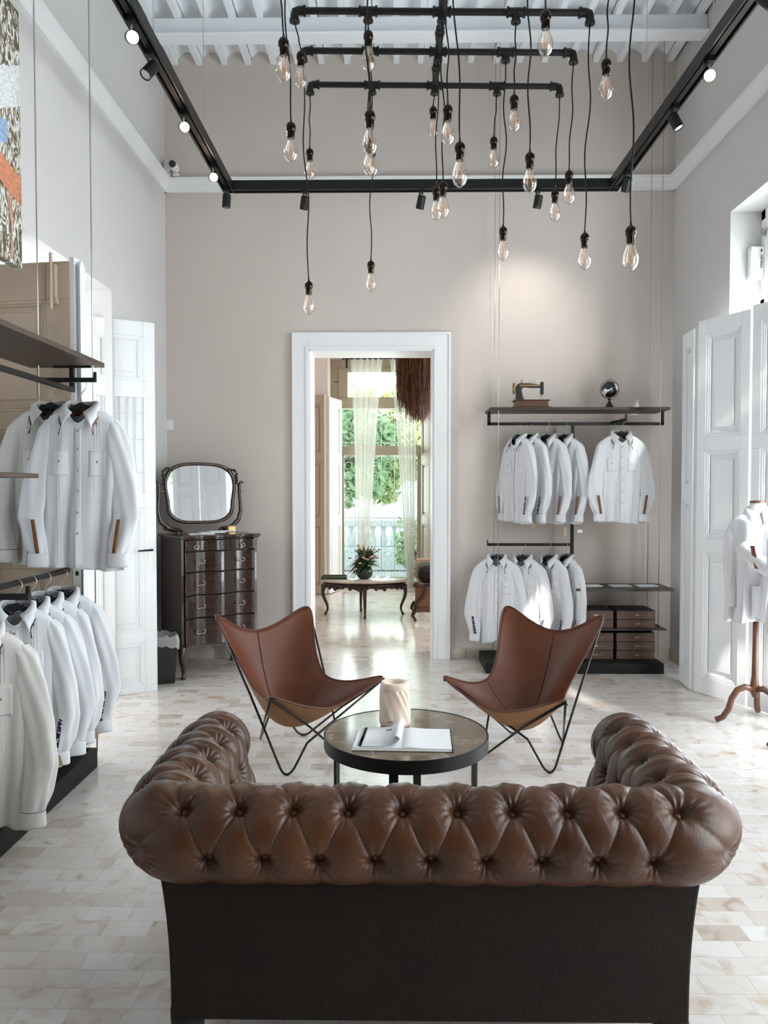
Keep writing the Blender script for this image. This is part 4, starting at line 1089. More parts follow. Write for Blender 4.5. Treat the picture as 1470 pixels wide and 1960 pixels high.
lbar((-1.70, .9, 1.075), (-1.70, 3.97, 1.075), .024, 'rail'); lbar((-1.70, 3.96, 1.07), (-1.70, 3.96, 1.13), .024, 'end_stop')
lbar((-1.75, 3.13, 1.055), (-1.50, 3.13, 1.055), .026, 'cross_rail'); lbar((-1.507, 3.13, 1.05), (-1.507, 3.13, 1.10), .016, 'end_stop')
lbar((-1.88, .9, 2.145), (-1.88, .9, .10), .03, 'post'); lbar((-1.88, 2.6, 1.075), (-1.70, 2.6, 1.075), .02, 'arm'); lbar((-1.88, 2.6, 2.145), (-1.88, 2.6, .10), .03, 'post')
lb(-1.95, -1.55, 2.3, 3.33, 1.545, 1.565).build('middle_shelf', M['dark_shelf_y'], lr, bevel=.002)
lb(-1.76, -1.72, 2.4, 3.20, 1.532, 1.545).build('shelf_batten', M['black_metal'], lr)
# platform tray
mb = MB(); mb.box(.05, .40, -2.0, 1.08, 0, .03); mb.box(.37, .40, -2.0, 1.08, .03, .105); mb.box(.05, .08, -2.0, 1.08, .03, .105); mb.box(.08, .37, 1.05, 1.08, .03, .105); mb.box(.08, .37, -2.0, 1.05, .03, .085)
mb.build('platform', M['platform'], lr, bevel=.002)
mb = MB(); mb.box(.10, .12, 1.02, 1.04, .105, .30); mb.box(.28, .30, 1.02, 1.04, .105, .30); mb.box(.10, .30, 1.02, 1.04, .285, .30); mb.build('wooden_frame', M['kraft'], lr)
for x in (-1.582, -1.868):
    for y in (4.03, 1.2):
        MB().tube([(x - XL, y - 3.0, .1), (x - XL, y - 3.0, ZC - .05)], .0035, 6).build('suspension_cable', M['steel'], lr, smooth=True)

GL = 'white shirts on the left rack'; GH = 'black hangers on the left rack'
place(2, P(97, 728, 3.98), 6, 1.10, 'ivory shirt with dark cuff stitching, at back of the upper left rack', 'black hanger in the rear shirt of the upper left rack', GL, GH)
place(1, P(155, 727, 3.86), 2, 1.10, 'ivory shirt with red collar trim at front of the upper left rack', 'black hanger in the red trimmed shirt of the upper left rack', GL, GH)
hooks = [(118, 1089, 3.90, 'farthest'), (86, 1096, 3.71, 'second farthest'), (58, 1104, 3.56, 'third farthest'), (31, 1110, 3.42, 'fourth farthest')]
for i, (x, y, Y, nm) in enumerate(hooks):
    h = P(x, y, Y); h.x = -1.70; h.z = 1.087
    place((0, 3, 0, 3)[i], h, 14, .98, 'white shirt with dark embroidered sleeve strip on the lower left rail, %s from camera' % nm, 'black hanger with pale hook on the lower left rail, %s from camera' % nm, GL, GH)
place(2, Vector((-1.645, 3.02, 1.07)), 8, 1.07, 'ivory shirt hanging nearest the camera on the lower left rack', 'black hanger in the nearest shirt on the lower left rack', GL, GH)
def swing_tag(p, lab, m='kraft', s=(.03, .003, .045), rz=0):
    o = tag(MB().box(-s[0] / 2, s[0] / 2, -s[1] / 2, s[1] / 2, -s[2], 0).build('price_tag', M[m], bevel=.001), lab, 'tag', 'paper tags under the shirts'); o.location = p; o.rotation_euler = (0, R(rz), 0); return o
swing_tag(P(216, 1058, 3.86), 'kraft tag below the upper left shirts', s=(.042, .003, .045))
swing_tag(P(105, 1448, 3.3), 'kraft tag above the black platform at left', s=(.05, .003, .045), rz=-15)
swing_tag(P(185, 1398, 3.6), 'narrow kraft tag at the farthest lower left sleeve', s=(.016, .003, .04))

# ------------------------------------------------------------------ right rack
rr_ = thing('clothing_rack', 'black clothing rack with dark shelves hung by cables on the back wall', 'clothing rack', (1.5, 6.6, 0))
O = Vector((1.5, 6.6, 0))
def rb(x0, x1, y0, y1, z0, z1, nm, m='black_metal', bev=.002): return MB().box(x0 - O.x, x1 - O.x, y0 - O.y, y1 - O.y, z0, z1).build(nm, M[m], rr_, bevel=bev)
def rbar(a, b, w_, nm): return MB().bar(Vector(a) - O, Vector(b) - O, w_, w_).build(nm, M['black_metal'], rr_, bevel=.002)
rb(.785, 2.26, 6.35, 6.70, 2.145, 2.168, 'shelf', 'dark_shelf')
Yr = 6.52
rbar((.785, Yr, 2.045), (2.265, Yr, 2.045), .026, 'rail'); rbar((.797, Yr, 2.035), (.797, Yr, 2.145), .026, 'bracket'); rbar((2.253, Yr, 2.035), (2.253, Yr, 2.145), .026, 'bracket')
rbar((1.508, Yr + .02, 2.045), (1.508, Yr + .02, .09), .026, 'post')
rbar((.785, Yr, 1.025), (1.51, Yr, 1.025), .024, 'rail'); rbar((.79, Yr, 1.02), (.79, Yr, 1.065), .010, 'end_stop')
rbar((1.83, Yr, 2.055), (1.87, 6.25, 2.055), .022, 'cross_rail'); rbar((1.87, 6.255, 2.05), (1.87, 6.255, 2.10), .016, 'end_stop')
rb(1.50, 2.30, 6.32, 6.70, .655, .675, 'shelf', 'dark_shelf'); rb(1.45, 2.24, 6.32, 6.70, .330, .343, 'shelf', 'dark_shelf')
mb = MB(); mb.box(.74 - O.x, 2.18 - O.x, 6.2 - O.y, 6.70 - O.y, 0, .085); mb.build('platform', M['platform'], rr_, bevel=.003)
for x in (.86, 2.19):
    for y in (6.38, 6.66): MB().tube([(x - O.x, y - O.y, .08), (x - O.x, y - O.y, ZC - .10)], .0028, 6).build('suspension_cable', M['steel'], rr_, smooth=True)
for x in (.86, 2.19): MB().tube([(x - .12 - O.x, 6.38 - O.y, ZC - .16), (x + .03 - O.x, 6.66 - O.y, ZC - .03)], .006, 6).build('cable_anchor', M['black_metal'], rr_, smooth=True)

GR = 'white shirts on the right rack'; GRH = 'black hangers on the right rack'
zt_ = 2.058; order = ['leftmost', 'second from left', 'third from left', 'fourth from left']
for i, x in enumerate((1.045, 1.14, 1.285, 1.43)):
    place((0, 3, 1, 1)[i], Vector((x, Yr, zt_)), (-62, -56, -44, -44)[i], .98, 'white shirt with dark piped collar on the upper right rail, %s' % order[i], 'black hanger on the upper right rail, %s' % order[i], GR, GRH)
place(1, Vector((1.845, 6.30, 2.068)), -4, .98, 'white shirt facing front with amber embroidered sleeve on the right rack', 'black hanger in the front facing shirt of the right rack', GR, GRH)
for i, x in enumerate((.87, 1.09, 1.31, 1.45)):
    place((3, 0, 3, 0)[i], Vector((x, Yr, 1.038)), (-14, -30, -52, -60)[i], .98, 'white shirt on the lower right rail, %s' % order[i], 'black hanger on the lower right rail, %s' % order[i], GR, GRH)
swing_tag(P(1021, 1002, 6.4), 'kraft tag below the left shirts of the right rack', s=(.035, .003, .035)); swing_tag(P(1082, 1008, 6.4), 'long kraft tag below the upper right rack shirts', s=(.018, .003, .08)); swing_tag(P(1110, 1014, 6.4), 'white tag below the upper right rack shirts', 'paper', (.04, .003, .025))

# boxes
BX0 = None
def make_box():
    t = thing('shirt_box', 'brown box', 'box')
    MB().box(-.157, .157, -.14, .14, 0, .0715).build('tray', M['box_brown'], t, bevel=.002)
    MB().box(-.158, .158, -.141, .141, .0665, .0725).build('lid_top', M['box_lid'], t, bevel=.001)
    mb = MB()
    for k in range(3): mb.lathe([(0, -.0006), (.006, 0), (0, .0006)], (.0 + k * .011, -.142, .035), 8, axis='Y')
    for k in range(6): mb.box(.038 + k * .008, .043 + k * .008, -.1418, -.1405, .0335, .0365)
    mb.build('printed_label', M['antique'], t)
    return t
bx = None
for sx, nm in ((1.658, 'left'), (2.0, 'right')):
    for lv, (z0, n_) in enumerate(((.085, 3), (.343, 2))):
        for k in range(n_):
            o = make_box() if bx is None else copy_tree(bx)
            if bx is None: bx = o
            o.location = (sx + rnd.uniform(-.002, .002), 6.50, z0 + k * .0735 + .001)
            o['label'] = 'brown shirt box in the %s stack on the %s, %s' % (nm, 'black platform' if lv == 0 else 'lowest shelf', ('bottom', 'middle', 'top')[k] if n_ == 3 else ('bottom', 'top')[k])
            o['group'] = 'brown shirt boxes on the right rack'
for (x, nm) in ((1131, 'left'), (1187, 'middle'), (1237, 'right')):
    p = P(x, 1116, 6.5); o = tag(MB().box(-.085, .085, -.06, .06, 0, .008).build('booklet', M['paper'], bevel=.001), 'pale booklet lying %s on the dark shelf above the boxes' % nm, 'booklet', 'booklets on the right rack'); o.location = (p.x, 6.5, .6755); o.rotation_euler = (0, 0, R(6))

# sewing machine
smx = P(1015, 780, 6.5).x
sm = thing('sewing_machine', 'small antique black sewing machine on a wooden base on the right shelf', 'sewing machine', (smx, 6.48, 2.168))
MB().box(-.165, .155, -.075, .075, 0, .012).build('foot_board', M['wood_brown'], sm, bevel=.003)
mb = MB(); mb.box(-.135, .135, -.065, .065, .012, .062); mb.box(-.15, .15, -.075, .075, .062, .070); mb.build('wooden_base', M['wood_brown'], sm, bevel=.003)
body_ = [(-.125, .07), (-.125, .175), (-.118, .198), (-.10, .212), (-.02, .212), (.075, .200), (.085, .198), (.085, .175), (.02, .172), (-.055, .178), (-.07, .172), (-.078, .155), (-.066, .10), (-.055, .07)]
MB().prism(body_, -.022, .022, 'XZ').build('machine_arm', M['dark_plastic'], sm, bevel=.008)
mb = MB(); mb.box(.078, .105, -.022, .022, .118, .222); mb.build('head', M['dark_plastic'], sm, bevel=.005)
mb = MB(); mb.tube([(.092, 0, .07), (.092, 0, .24)], .003); mb.tube([(.075, 0, .105), (.10, 0, .105)], .003); mb.box(.080, .104, -.012, .012, .072, .078); mb.build('needle_bar', M['steel'], sm)
mb = MB(); mb.tube([(-.142, .045 * cos(a * pi / 10), .17 + .045 * sin(a * pi / 10)) for a in range(20)], .006, 6, closed=True); mb.tube([(-.125, 0, .17), (-.15, 0, .17)], .009)
for k in range(4): a = k * pi / 4; mb.tube([(-.142, -.045 * cos(a), .17 - .045 * sin(a)), (-.142, .045 * cos(a), .17 + .045 * sin(a))], .003, 5)
mb.build('hand_wheel', M['brass'], sm, smooth=True)
mb = MB(); mb.lathe([(.012, 0), (.010, .005), (.010, .028), (.012, .033)], (-.075, 0, .210), 12); mb.build('thread_spool', M['brass'], sm, smooth='auto')
mb = MB()
for x in (-.01, .015, .035): mb.tube([(x, 0, .195), (x, 0, .240 - abs(x - .012) * .5)], .003)
mb.build('thread_pins', M['brass'], sm)
MB().box(-.10, .07, -.0235, -.0225, .186, .198).build('gold_decal', M['brass'], sm)
# globe
gx = P(1165, 780, 6.5).x
gl = thing('desk_globe', 'small black and white desk globe on the right shelf', 'globe', (gx, 6.48, 2.168))
MB().lathe([(.042, 0), (.040, .004), (.008, .062), (.006, .066), (.012, .072), (.013, .080), (.006, .088)], (0, 0, 0), 24).build('stand', M['black_metal'], gl, smooth='auto')
MB().tube([(.078 * cos(a * pi / 18), 0, .160 + .078 * sin(a * pi / 18)) for a in range(36)], .0025, 6, closed=True).build('meridian_ring', M['black_metal'], gl, smooth=True)
gm = mat('globe_black', (.012, .013, .013), .25); nt = gm.node_tree; n = nt.nodes.new('ShaderNodeTexNoise'); n.inputs['Scale'].default_value = 14; tc = nt.nodes.new('ShaderNodeTexCoord'); nt.links.new(tc.outputs['Object'], n.inputs[0])
cr = nt.nodes.new('ShaderNodeValToRGB'); cr.color_ramp.interpolation = 'CONSTANT'; cr.color_ramp.elements[0].color = (.012, .013, .013, 1); cr.color_ramp.elements[1].position = .54; cr.color_ramp.elements[1].color = (.8, .8, .8, 1); nt.links.new(n.outputs[0], cr.inputs[0]); nt.links.new(cr.outputs[0], nt.nodes['Principled BSDF'].inputs['Base Color'])
MB().lathe([(.068 * cos(-pi / 2 + pi * k / 20), .068 * sin(-pi / 2 + pi * k / 20)) for k in range(21)], (0, 0, .160), 32).build('sphere', gm, gl, smooth=True)
MB().tube([(-.055, 0, .105), (.055, 0, .215)], .004).build('axis_pin', M['black_metal'], gl)

# ------------------------------------------------------------------ dresser
DW, DD, DH = .65, .48, 1.135
dr = thing('chest_of_drawers', 'dark mahogany serpentine chest of drawers in the left corner', 'dresser', (-1.538, 6.325, 0), math.atan2(.58, .81))
def wave(x): return -.020 * cos(2 * pi * (x / DW) * 2) - .006
mb = MB(); hw = DW / 2; hd = DD / 2
mb.box(-hw + .004, -hw + .022, -hd + .03, hd, .25, 1.10); mb.box(hw - .022, hw - .004, -hd + .03, hd, .25, 1.10); mb.box(-hw + .02, hw - .02, hd - .02, hd, .25, 1.10); mb.box(-hw + .02, hw - .02, -hd + .06, hd - .02, .25, .27)
mb.box(-hw + .02, hw - .02, -hd + .07, -hd + .085, .25, 1.10)
mb.box(-hw, -hw + .028, -hd + .0, -hd + .05, .25, 1.10); mb.box(hw - .028, hw, -hd + .0, -hd + .05, .25, 1.10)
mb.build('carcass', M['dresser'], dr, bevel=.004)
def outline(off, ox=0, n=40): 
    return [(-hw - ox + (DW + 2 * ox) * k / n, -hd - off + wave((-hw + DW * k / n)) + .022) for k in range(n + 1)]
top = outline(.022, .022); poly = top + [(hw + .022, hd), (-hw - .022, hd)]
MB().prism(poly, 1.108, 1.130, 'XY').build('top_board', M['dresser'], dr, bevel=.006)
poly = outline(.010, .010) + [(hw + .01, hd), (-hw - .01, hd)]
MB().prism(poly, 1.096, 1.110, 'XY').build('top_moulding', M['dresser'], dr, bevel=.004)
def swag(par, x, z, w_=.075):
    y = -hd + wave(x) - .006
    mb = MB()
    for s_ in (-1, 1):
        mb.tube([(x + s_ * w_ * .33, y - .016, z + .014), (x + s_ * w_ * .45, y - .018, z + .012), (x + s_ * w_ * .48, y - .016, z), (x + s_ * w_ * .40, y - .016, z - .010), (x + s_ * w_ * .2, y - .020, z - .012), (x, y - .022, z - .009)], .0034, 6)
        mb.lathe([(0, -.004), (.008, -.002), (.008, .004), (0, .010)], (x + s_ * w_ * .36, y - .004, z + .012), 8, axis='Y')
    mb.build('drawer_pull', M['antique'], par, smooth=True)
def drawer(x0, x1, z0, z1, pulls, bail=False):
    pts = []; n = 24; mb = MB(); ly = []
    for k in range(n + 1):
        x = x0 + (x1 - x0) * k / n; ly.append((x, -hd + wave(x)))
    poly = ly + [(x1, -hd + .065), (x0, -hd + .065)]
    mb.prism(poly, z0, z1, 'XY'); o = mb.build('drawer', M['dresser'], dr, bevel=.004)
    for x in pulls:
        if bail:
            y = -hd + wave(x) - .006; m2 = MB(); m2.tube([(x + .020 * cos(a * pi / 8), y - .010, (z0 + z1) / 2 - .010 + .012 * sin(a * pi / 8)) for a in range(16)], .003, 5, closed=True); m2.lathe([(0, -.003), (.008, 0), (0, .008)], (x, y, (z0 + z1) / 2 + .01), 8, axis='Y'); m2.build('ring_pull', M['antique'], o, smooth=True)
        else: swag(o, x, (z0 + z1) / 2)
    m2 = MB(); xk = (x0 + x1) / 2; m2.lathe([(0, -.001), (.0045, 0), (0, .002)], (xk, -hd + wave(xk), z1 - .02), 8, axis='Y'); m2.build('keyhole', M['ink'], o)
x0, x1 = -hw + .03, hw - .03; w3_ = (x1 - x0) / 3
drawer(x0, x0 + w3_ - .006, 1.008, 1.092, [x0 + w3_ / 2], True); drawer(x0 + w3_, x1 - w3_ - .004, 1.008, 1.092, []); drawer(x1 - w3_ + .002, x1, 1.008, 1.092, [x1 - w3_ / 2], True)
for z0, z1 in ((.843, 1.000), (.661, .836), (.479, .654), (.262, .470)): drawer(x0, x1, z0, z1, [x0 + .13, x1 - .12])
poly = [(-hw + .03, .262)] + [(-hw + .03 + (DW - .06) * k / 30, .245 - .018 * abs(sin(k * pi / 10)) - (.02 if 12 < k < 18 else 0)) for k in range(31)] + [(hw - .03, .262)]
MB().prism(poly, -hd + .012, -hd + .03, 'XZ').build('apron', M['carved'], dr)
for (x, y, q) in ((-hw + .02, -hd + .02, (-.6, -.7, 0)), (hw - .02, -hd + .02, (.6, -.7, 0)), (-hw + .03, hd - .03, (0, 0, 0)), (hw - .03, hd - .03, (0, 0, 0))):
    pts, rs = cabriole((x, y, .262), Vector(q) * .7, .262, .026); MB().tube(pts, rs, 12).build('leg', M['dresser'], dr, smooth=True)

# swing mirror on the dresser
mi = thing('swing_mirror', 'ornate dark framed tilting mirror on top of the chest of drawers', 'mirror', dr.matrix_basis @ Vector((0, 0, 0)), math.atan2(.58, .81))
mi.location = Vector((-1.538, 6.325, 1.131)) + Vector((-.58, .81, 0)) * .12 + Vector((.81, .58, 0)) * -.02
def mout(s=1.0, n=72):
    ps = []
    for k in range(n):
        a = 2 * pi * k / n; c, s_ = cos(a), sin(a); p_ = .50
        x = .312 * math.copysign(abs(c) ** p_, c); z = .245 * math.copysign(abs(s_) ** .62, s_)
        x *= 1 + .05 * (z / .245) - .04 * exp(-((z + .06) / .07) ** 2); z += .022 * (1 - (x / .312) ** 2) * (1 if s_ > 0 else 0)
        ps.append((x * s, z * s))
    return ps
fr = thing('m', '', '')  # temporary tilt holder, removed below
bpy.data.objects.remove(fr)
tilt = Matrix.Rotation(R(-2), 4, 'X'); zc_ = .32
mb = MB(); mb.M = Matrix.Translation((0, 0, zc_)) @ tilt; n = 72; A = mout(1.0); B_ = mout(.90)
pr5 = []
for k in range(n):
    (ax, az), (bx_, bz) = A[k], B_[k]; cx, cz = (ax + bx_) / 2, (az + bz) / 2
    pr5.append([(ax, 0.0, az), (ax, -.014, az), (cx, -.024, cz), (bx_, -.012, bz), (bx_, 0.0, bz)])
mb.grid(pr5, closed_u=True); mb.grid([[p[0], p[4]] for p in pr5], closed_u=True); frame = mb.build('mirror_frame', M['dresser'], mi, smooth=True)
mb = MB(); mb.M = Matrix.Translation((0, 0, zc_)) @ tilt; mb.add([(x * 1.01, -.006, z * 1.01) for x, z in B_], [tuple(range(n))]); mb.add([(x * 1.01, -.001, z * 1.01) for x, z in B_], [tuple(range(n))]); mb.build('mirror_glass', M['mirror'], mi)
mb = MB(); r = random.Random(4)
for s_ in (-1, 1):
    for k in range(16):
        t = k / 15; x = s_ * (.285 - .05 * t); z = .02 + .18 * t + .0; x = s_ * (.318 if t < .5 else .318 - .07 * (t - .5) * 2); z = .09 + .12 * min(1, t * 1.6)
        mb.lathe([(0, -.012), (.012, -.006), (.013, .004), (0, .012)], (x + r.uniform(-.006, .006), -.012, zc_ + z + r.uniform(-.006, .006)), 8)
mb.build('carved_leaves', M['carved'], mi, smooth=True)
for s_ in (-1, 1):
    mb = MB(); pts = [(.385, .42), (.365, .425), (.350, .40), (.350, .33), (.358, .25), (.362, .18), (.34, .10), (.28, .045), (.20, .02)]
    mb.tube([(s_ * x, .0, z) for x, z in pts], [.010, .013, .015, .014, .014, .017, .020, .022, .018], 10); mb.build('harp_support', M['dresser'], mi, smooth=True)
    mb = MB()
    for k in range(12): mb.lathe([(0, -.016), (.016, -.008), (.018, .004), (0, .014)], (s_ * (.17 + .012 * k), 0, .018 + .016 * sin(k * .9) ** 2 + .02 * (k / 12)), 8)
    mb.build('scroll_foot', M['carved'], mi, smooth=True)
    MB().tube([(s_ * .30, 0, zc_ + .02), (s_ * .37, 0, zc_ + .02), (s_ * .385, 0, zc_ + .03)], .005).build('pivot_knob', M['brass'], mi)

def ontop(lx, ly): a = math.atan2(.58, .81); return Vector((-1.538 + lx * cos(a) - ly * sin(a), 6.325 + lx * sin(a) + ly * cos(a), 1.1305))
for i, (lx, ly, rz, nm) in enumerate(((-.10, -.10, 20, 'leftmost'), (.0, -.07, 24, 'middle'), (.09, -.04, 27, 'rightmost'))):
    o = tag(MB().box(-.10, .10, -.07, .07, 0, .006).build('leaflet', M['paper'], bevel=.001), '%s of the white leaflets fanned out before the mirror' % nm, 'leaflet', 'leaflets on the chest of drawers'); o.location = ontop(lx, ly) + Vector((0, 0, .0065 * i)); o.rotation_euler = (0, 0, R(rz))
cb = thing('card_box', 'small pale wooden box at the right of the mirror', 'box', ontop(.225, .06), R(36))
MB().box(-.035, .035, -.025, .025, 0, .055).build('box_body', M['kraft'], cb, bevel=.002)
MB().box(-.030, .030, -.0262, -.025, .006, .045).build('front_plate', M['brass'], cb)
# bin
tbp = P(322, 1312, 5.84)
tbn = thing('waste_bin', 'black waste bin with clear plastic liner beside the chest of drawers', 'bin', (-1.815, 5.90, 0), R(20))
mb = MB(); mb.add([(-.10, -.08, 0), (.10, -.08, 0), (.10, .08, 0), (-.10, .08, 0), (-.125, -.10, .34), (.125, -.10, .34), (.125, .10, .34), (-.125, .10, .34)], [(0, 3, 2, 1), (0, 1, 5, 4), (1, 2, 6, 5), (2, 3, 7, 6), (3, 0, 4, 7)]); mb.build('bin_body', M['bin'], tbn, bevel=.006, solid=.004)
mb = MB(); rows = []; r = random.Random(5)
for k in range(48):
    a = 2 * pi * k / 48; c, s_ = cos(a), sin(a); m_ = max(abs(c), abs(s_)); x, y = c / m_ * .127, s_ / m_ * .103
    rows.append([(x * .9, y * .9, .30), (x * .95, y * .95, .365 + r.uniform(-.01, .02)), (x * 1.04, y * 1.04, .36 + r.uniform(-.01, .01)), (x * 1.09, y * 1.09, .33), (x * 1.06, y * 1.06, .28 + r.uniform(-.012, .012) + .02 * sin(a * 3))])
mb.grid(rows, closed_u=True); mb.build('plastic_liner', M['bag'], tbn, smooth=True, fixn=False)

# ------------------------------------------------------------------ mannequins
def stand(t, H, m):
    MB().lathe([(.016, .17), (.026, .20), (.028, .24), (.020, .30), (.017, .5), (.017, H)], (0, 0, 0), 16).build('pole', m, t, smooth=True)
    for a in (-158, -38, 82):
        c, s_ = cos(R(a)), sin(R(a)); pts = []; rs = []
        for (d, z) in ((.015, .22), (.06, .235), (.11, .215), (.145, .16), (.165, .09), (.20, .04), (.245, .022)): pts.append((c * d, s_ * d, z)); rs.append(.021 - d * .012)
        MB().tube(pts, rs, 10).build('leg', m, t, smooth=True)
def torso(t, m, neck=1.41, hem=.67):
    prof = [(.001, hem + .03), (.10, hem + .04), (.12, hem + .10), (.11, hem + .28), (.125, hem + .44), (.13, hem + .54), (.11, hem + .60), (.08, hem + .645), (.052, hem + .67), (.050, neck - .02), (.046, neck), (.001, neck + .004)]
    MB().lathe(prof, (0, 0, 0), 32, sy=.68).build('bust', m, t, smooth=True)
    MB().lathe([(.001, 0), (.047, 0), (.044, .012), (.001, .016)], (0, 0, neck), 24, sy=.8).build('neck_cap', M['wood_brown'], t, smooth=True)
m1 = thing('dress_form', 'white dress form on a wooden tripod stand wearing a shirt by the right shutters', 'mannequin', (2.30, 4.90, 0), R(-22))
stand(m1, .67, M['wood_brown']); torso(m1, M['skin_form'], 1.41, .68)
def form_shirt(loc, rz, lab, zt, L_, arm=True):
    t = thing('displayed_shirt', lab, 'shirt', loc, rz)
    body, ip = shirt_funcs(21, L_)
    rows = []
    for i in range(80):
        th = 2 * pi * i / 80; row = []
        for j in range(37):
            h = (j / 36) ** 1.1 * L_; p = body(th, h); p.y *= 2.4 if h > .03 else 1.3; p.x *= .97; row.append(p + Vector((0, 0, zt)))
        rows.append(row)
    mb = MB(); mb.grid(rows, closed_u=True); bd = mb.build('shirt_body', M['cloth'], t, smooth=True, fixn=False); bd.modifiers.new('t', 'SOLIDIFY').thickness = .003
    top = []; bot = []
    for k in range(33):
        s_ = -1 + 2 * k / 32; a = pi / 2 + s_ * R(160); x, y = cos(a), sin(a); fr = max(0, (abs(s_) - .45) / .55)
        top.append(Vector((-x * .056, y * .052, zt + .040 - .035 * fr))); bot.append(Vector((-x * .085 * (1 + .1 * fr), y * .085, zt - .01 - .07 * fr ** 1.5)))
    mb = MB(); mb.grid([[top[k], (top[k] + bot[k]) / 2 + Vector((0, 0, .012)), bot[k]] for k in range(33)]); c = mb.build('collar', M['cloth'], t, smooth=True, fixn=False); c.modifiers.new('t', 'SOLIDIFY').thickness = .003
    MB().tube(bot, .002, 4).build('collar_piping', M['navy_trim'], c)
    if arm:
        # right sleeve folded across the front, left sleeve hangs
        for (cl, rs, nm) in (([(.15, 0, -.08), (.20, -.02, -.16), (.205, -.06, -.28), (.15, -.13, -.36), (.05, -.165, -.34), (-.06, -.16, -.25), (-.10, -.15, -.20)], [.05, .062, .062, .056, .05, .045, .042], 'sleeve'),
                             ([(-.12, 0, -.08), (-.145, -.01, -.16), (-.155, -.02, -.30), (-.15, -.03, -.45), (-.145, -.04, -.60)], [.042, .046, .042, .038, .034], 'sleeve')):
            pts = []; rr = []
            for q in range(33):
                s_ = q / 32 * (len(cl) - 1); i = min(int(s_), len(cl) - 2); f = s_ - i; f = f * f * (3 - 2 * f) if 0 else f
                pts.append(Vector([cl[i][k] * (1 - f) + cl[i + 1][k] * f for k in range(3)]) + Vector((0, 0, zt))); rr.append((rs[i] * (1 - f) + rs[i + 1] * f) * (1 + .04 * sin(q * 1.7)))
            MB().tube(pts, rr, 20, caps=False).build(nm, M['cloth'], t, smooth=True, fixn=False).modifiers.new('t', 'SOLIDIFY').thickness = .003
        mb = MB(); mb.grid([[(-.035 + .028 * k / 6 * 1 + q, -.203 + .004 * k / 6, zt - .20 - .14 * k / 6) for k in range(7)] for q in (-.014, .010)]); mb.build('red_cuff_facing', M['rust_trim'], bd, fixn=False).modifiers.new('t', 'SOLIDIFY').thickness = .004
        mb = MB()
        mb.grid([[(x, -.108, z + zt) for z in (-.46, -.66)] for x in (-.03, .02)]); mb.build('placket', M['cloth'], bd, fixn=False)
    return t
form_shirt((2.30, 4.90, 0), R(-22), 'white shirt with folded red lined sleeve on the dress form', 1.35, .69)
m2 = thing('dress_form', 'second dress form nearer the camera, mostly outside the right edge', 'mannequin', (2.37, 4.52, 0), R(6))
stand(m2, .67, M['wood_brown']); torso(m2, M['skin_form'], 1.41, .68)
form_shirt((2.37, 4.52, 0), 0, 'white shirt on the nearer dress form at the right edge', 1.35, .69)

# ------------------------------------------------------------------ painting (plain abstract stand-in)
def painting_mat():
    m = mat('painted_reeds', (.5, .45, .35), .6); nt = m.node_tree; N = nt.nodes; L = nt.links; b = N['Principled BSDF']
    tc = N.new('ShaderNodeTexCoord'); mp = N.new('ShaderNodeMapping'); mp.inputs['Scale'].default_value = (1, 13, 6); L.new(tc.outputs['Object'], mp.inputs[0])
    n = N.new('ShaderNodeTexNoise'); n.inputs['Scale'].default_value = 1.8; n.inputs['Detail'].default_value = 6; n.inputs['Distortion'].default_value = 2.6; L.new(mp.outputs[0], n.inputs[0])
    cr = N.new('ShaderNodeValToRGB'); e = cr.color_ramp.elements; e[0].position = .44; e[0].color = (.10, .08, .045, 1); e[1].position = .56; e[1].color = (.72, .72, .68, 1); k = e.new(.50); k.color = (.26, .21, .12, 1)
    L.new(n.outputs[0], cr.inputs[0]); L.new(cr.outputs[0], b.inputs['Base Color']); return m
pt_ = thing('canvas_painting', 'tall unframed painting of tangled reeds at the top left', 'painting', (XL + .035, 3.0, 3.31))
MB().box(-.03, .015, -1.0, 1.04, -.66, .66).build('canvas', painting_mat(), pt_, bevel=.004)
def strokes(y0, z0, y1, z1, wd, c, nm):
    mb = MB(); h = wd / 2; n = 14; r = random.Random(nm); rows = []
    for k in range(n + 1):
        t = k / n; y = y0 + (y1 - y0) * t; z = z0 + (z1 - z0) * t
        rows.append([(.0165, y, z - h - r.uniform(0, .012)), (.0165, y, z + h + r.uniform(0, .012))])
    mb.grid(rows); mb.build(nm, mat('paint_' + nm, c, .6, var=.45, vscale=14, stretch=(1, 2.5, 18)), pt_, fixn=False).modifiers.new('t', 'SOLIDIFY').thickness = .002
strokes(.45, -.02, 1.038, .28, .20, (.75, .76, .78), 'pale_stroke'); strokes(.3, -.12, .90, -.02, .10, (.30, .42, .62), 'blue_stroke'); strokes(.4, -.10, 1.038, -.27, .13, (.60, .24, .13), 'orange_stroke')
mb = MB()
for (y0_, z0_, y1_, z1_) in ((.915, -.64, .93, -.32), (.93, -.64, .905, -.30), (.95, -.45, .985, -.30), (.93, -.50, .88, -.33)): mb.tube([(.017, y0_, z0_), (.018, (y0_ + y1_) / 2 + .004, (z0_ + z1_) / 2), (.017, y1_, z1_)], .004, 5)
mb.build('reed_stroke', mat('paint_reed', (.60, .36, .28), .6), pt_)

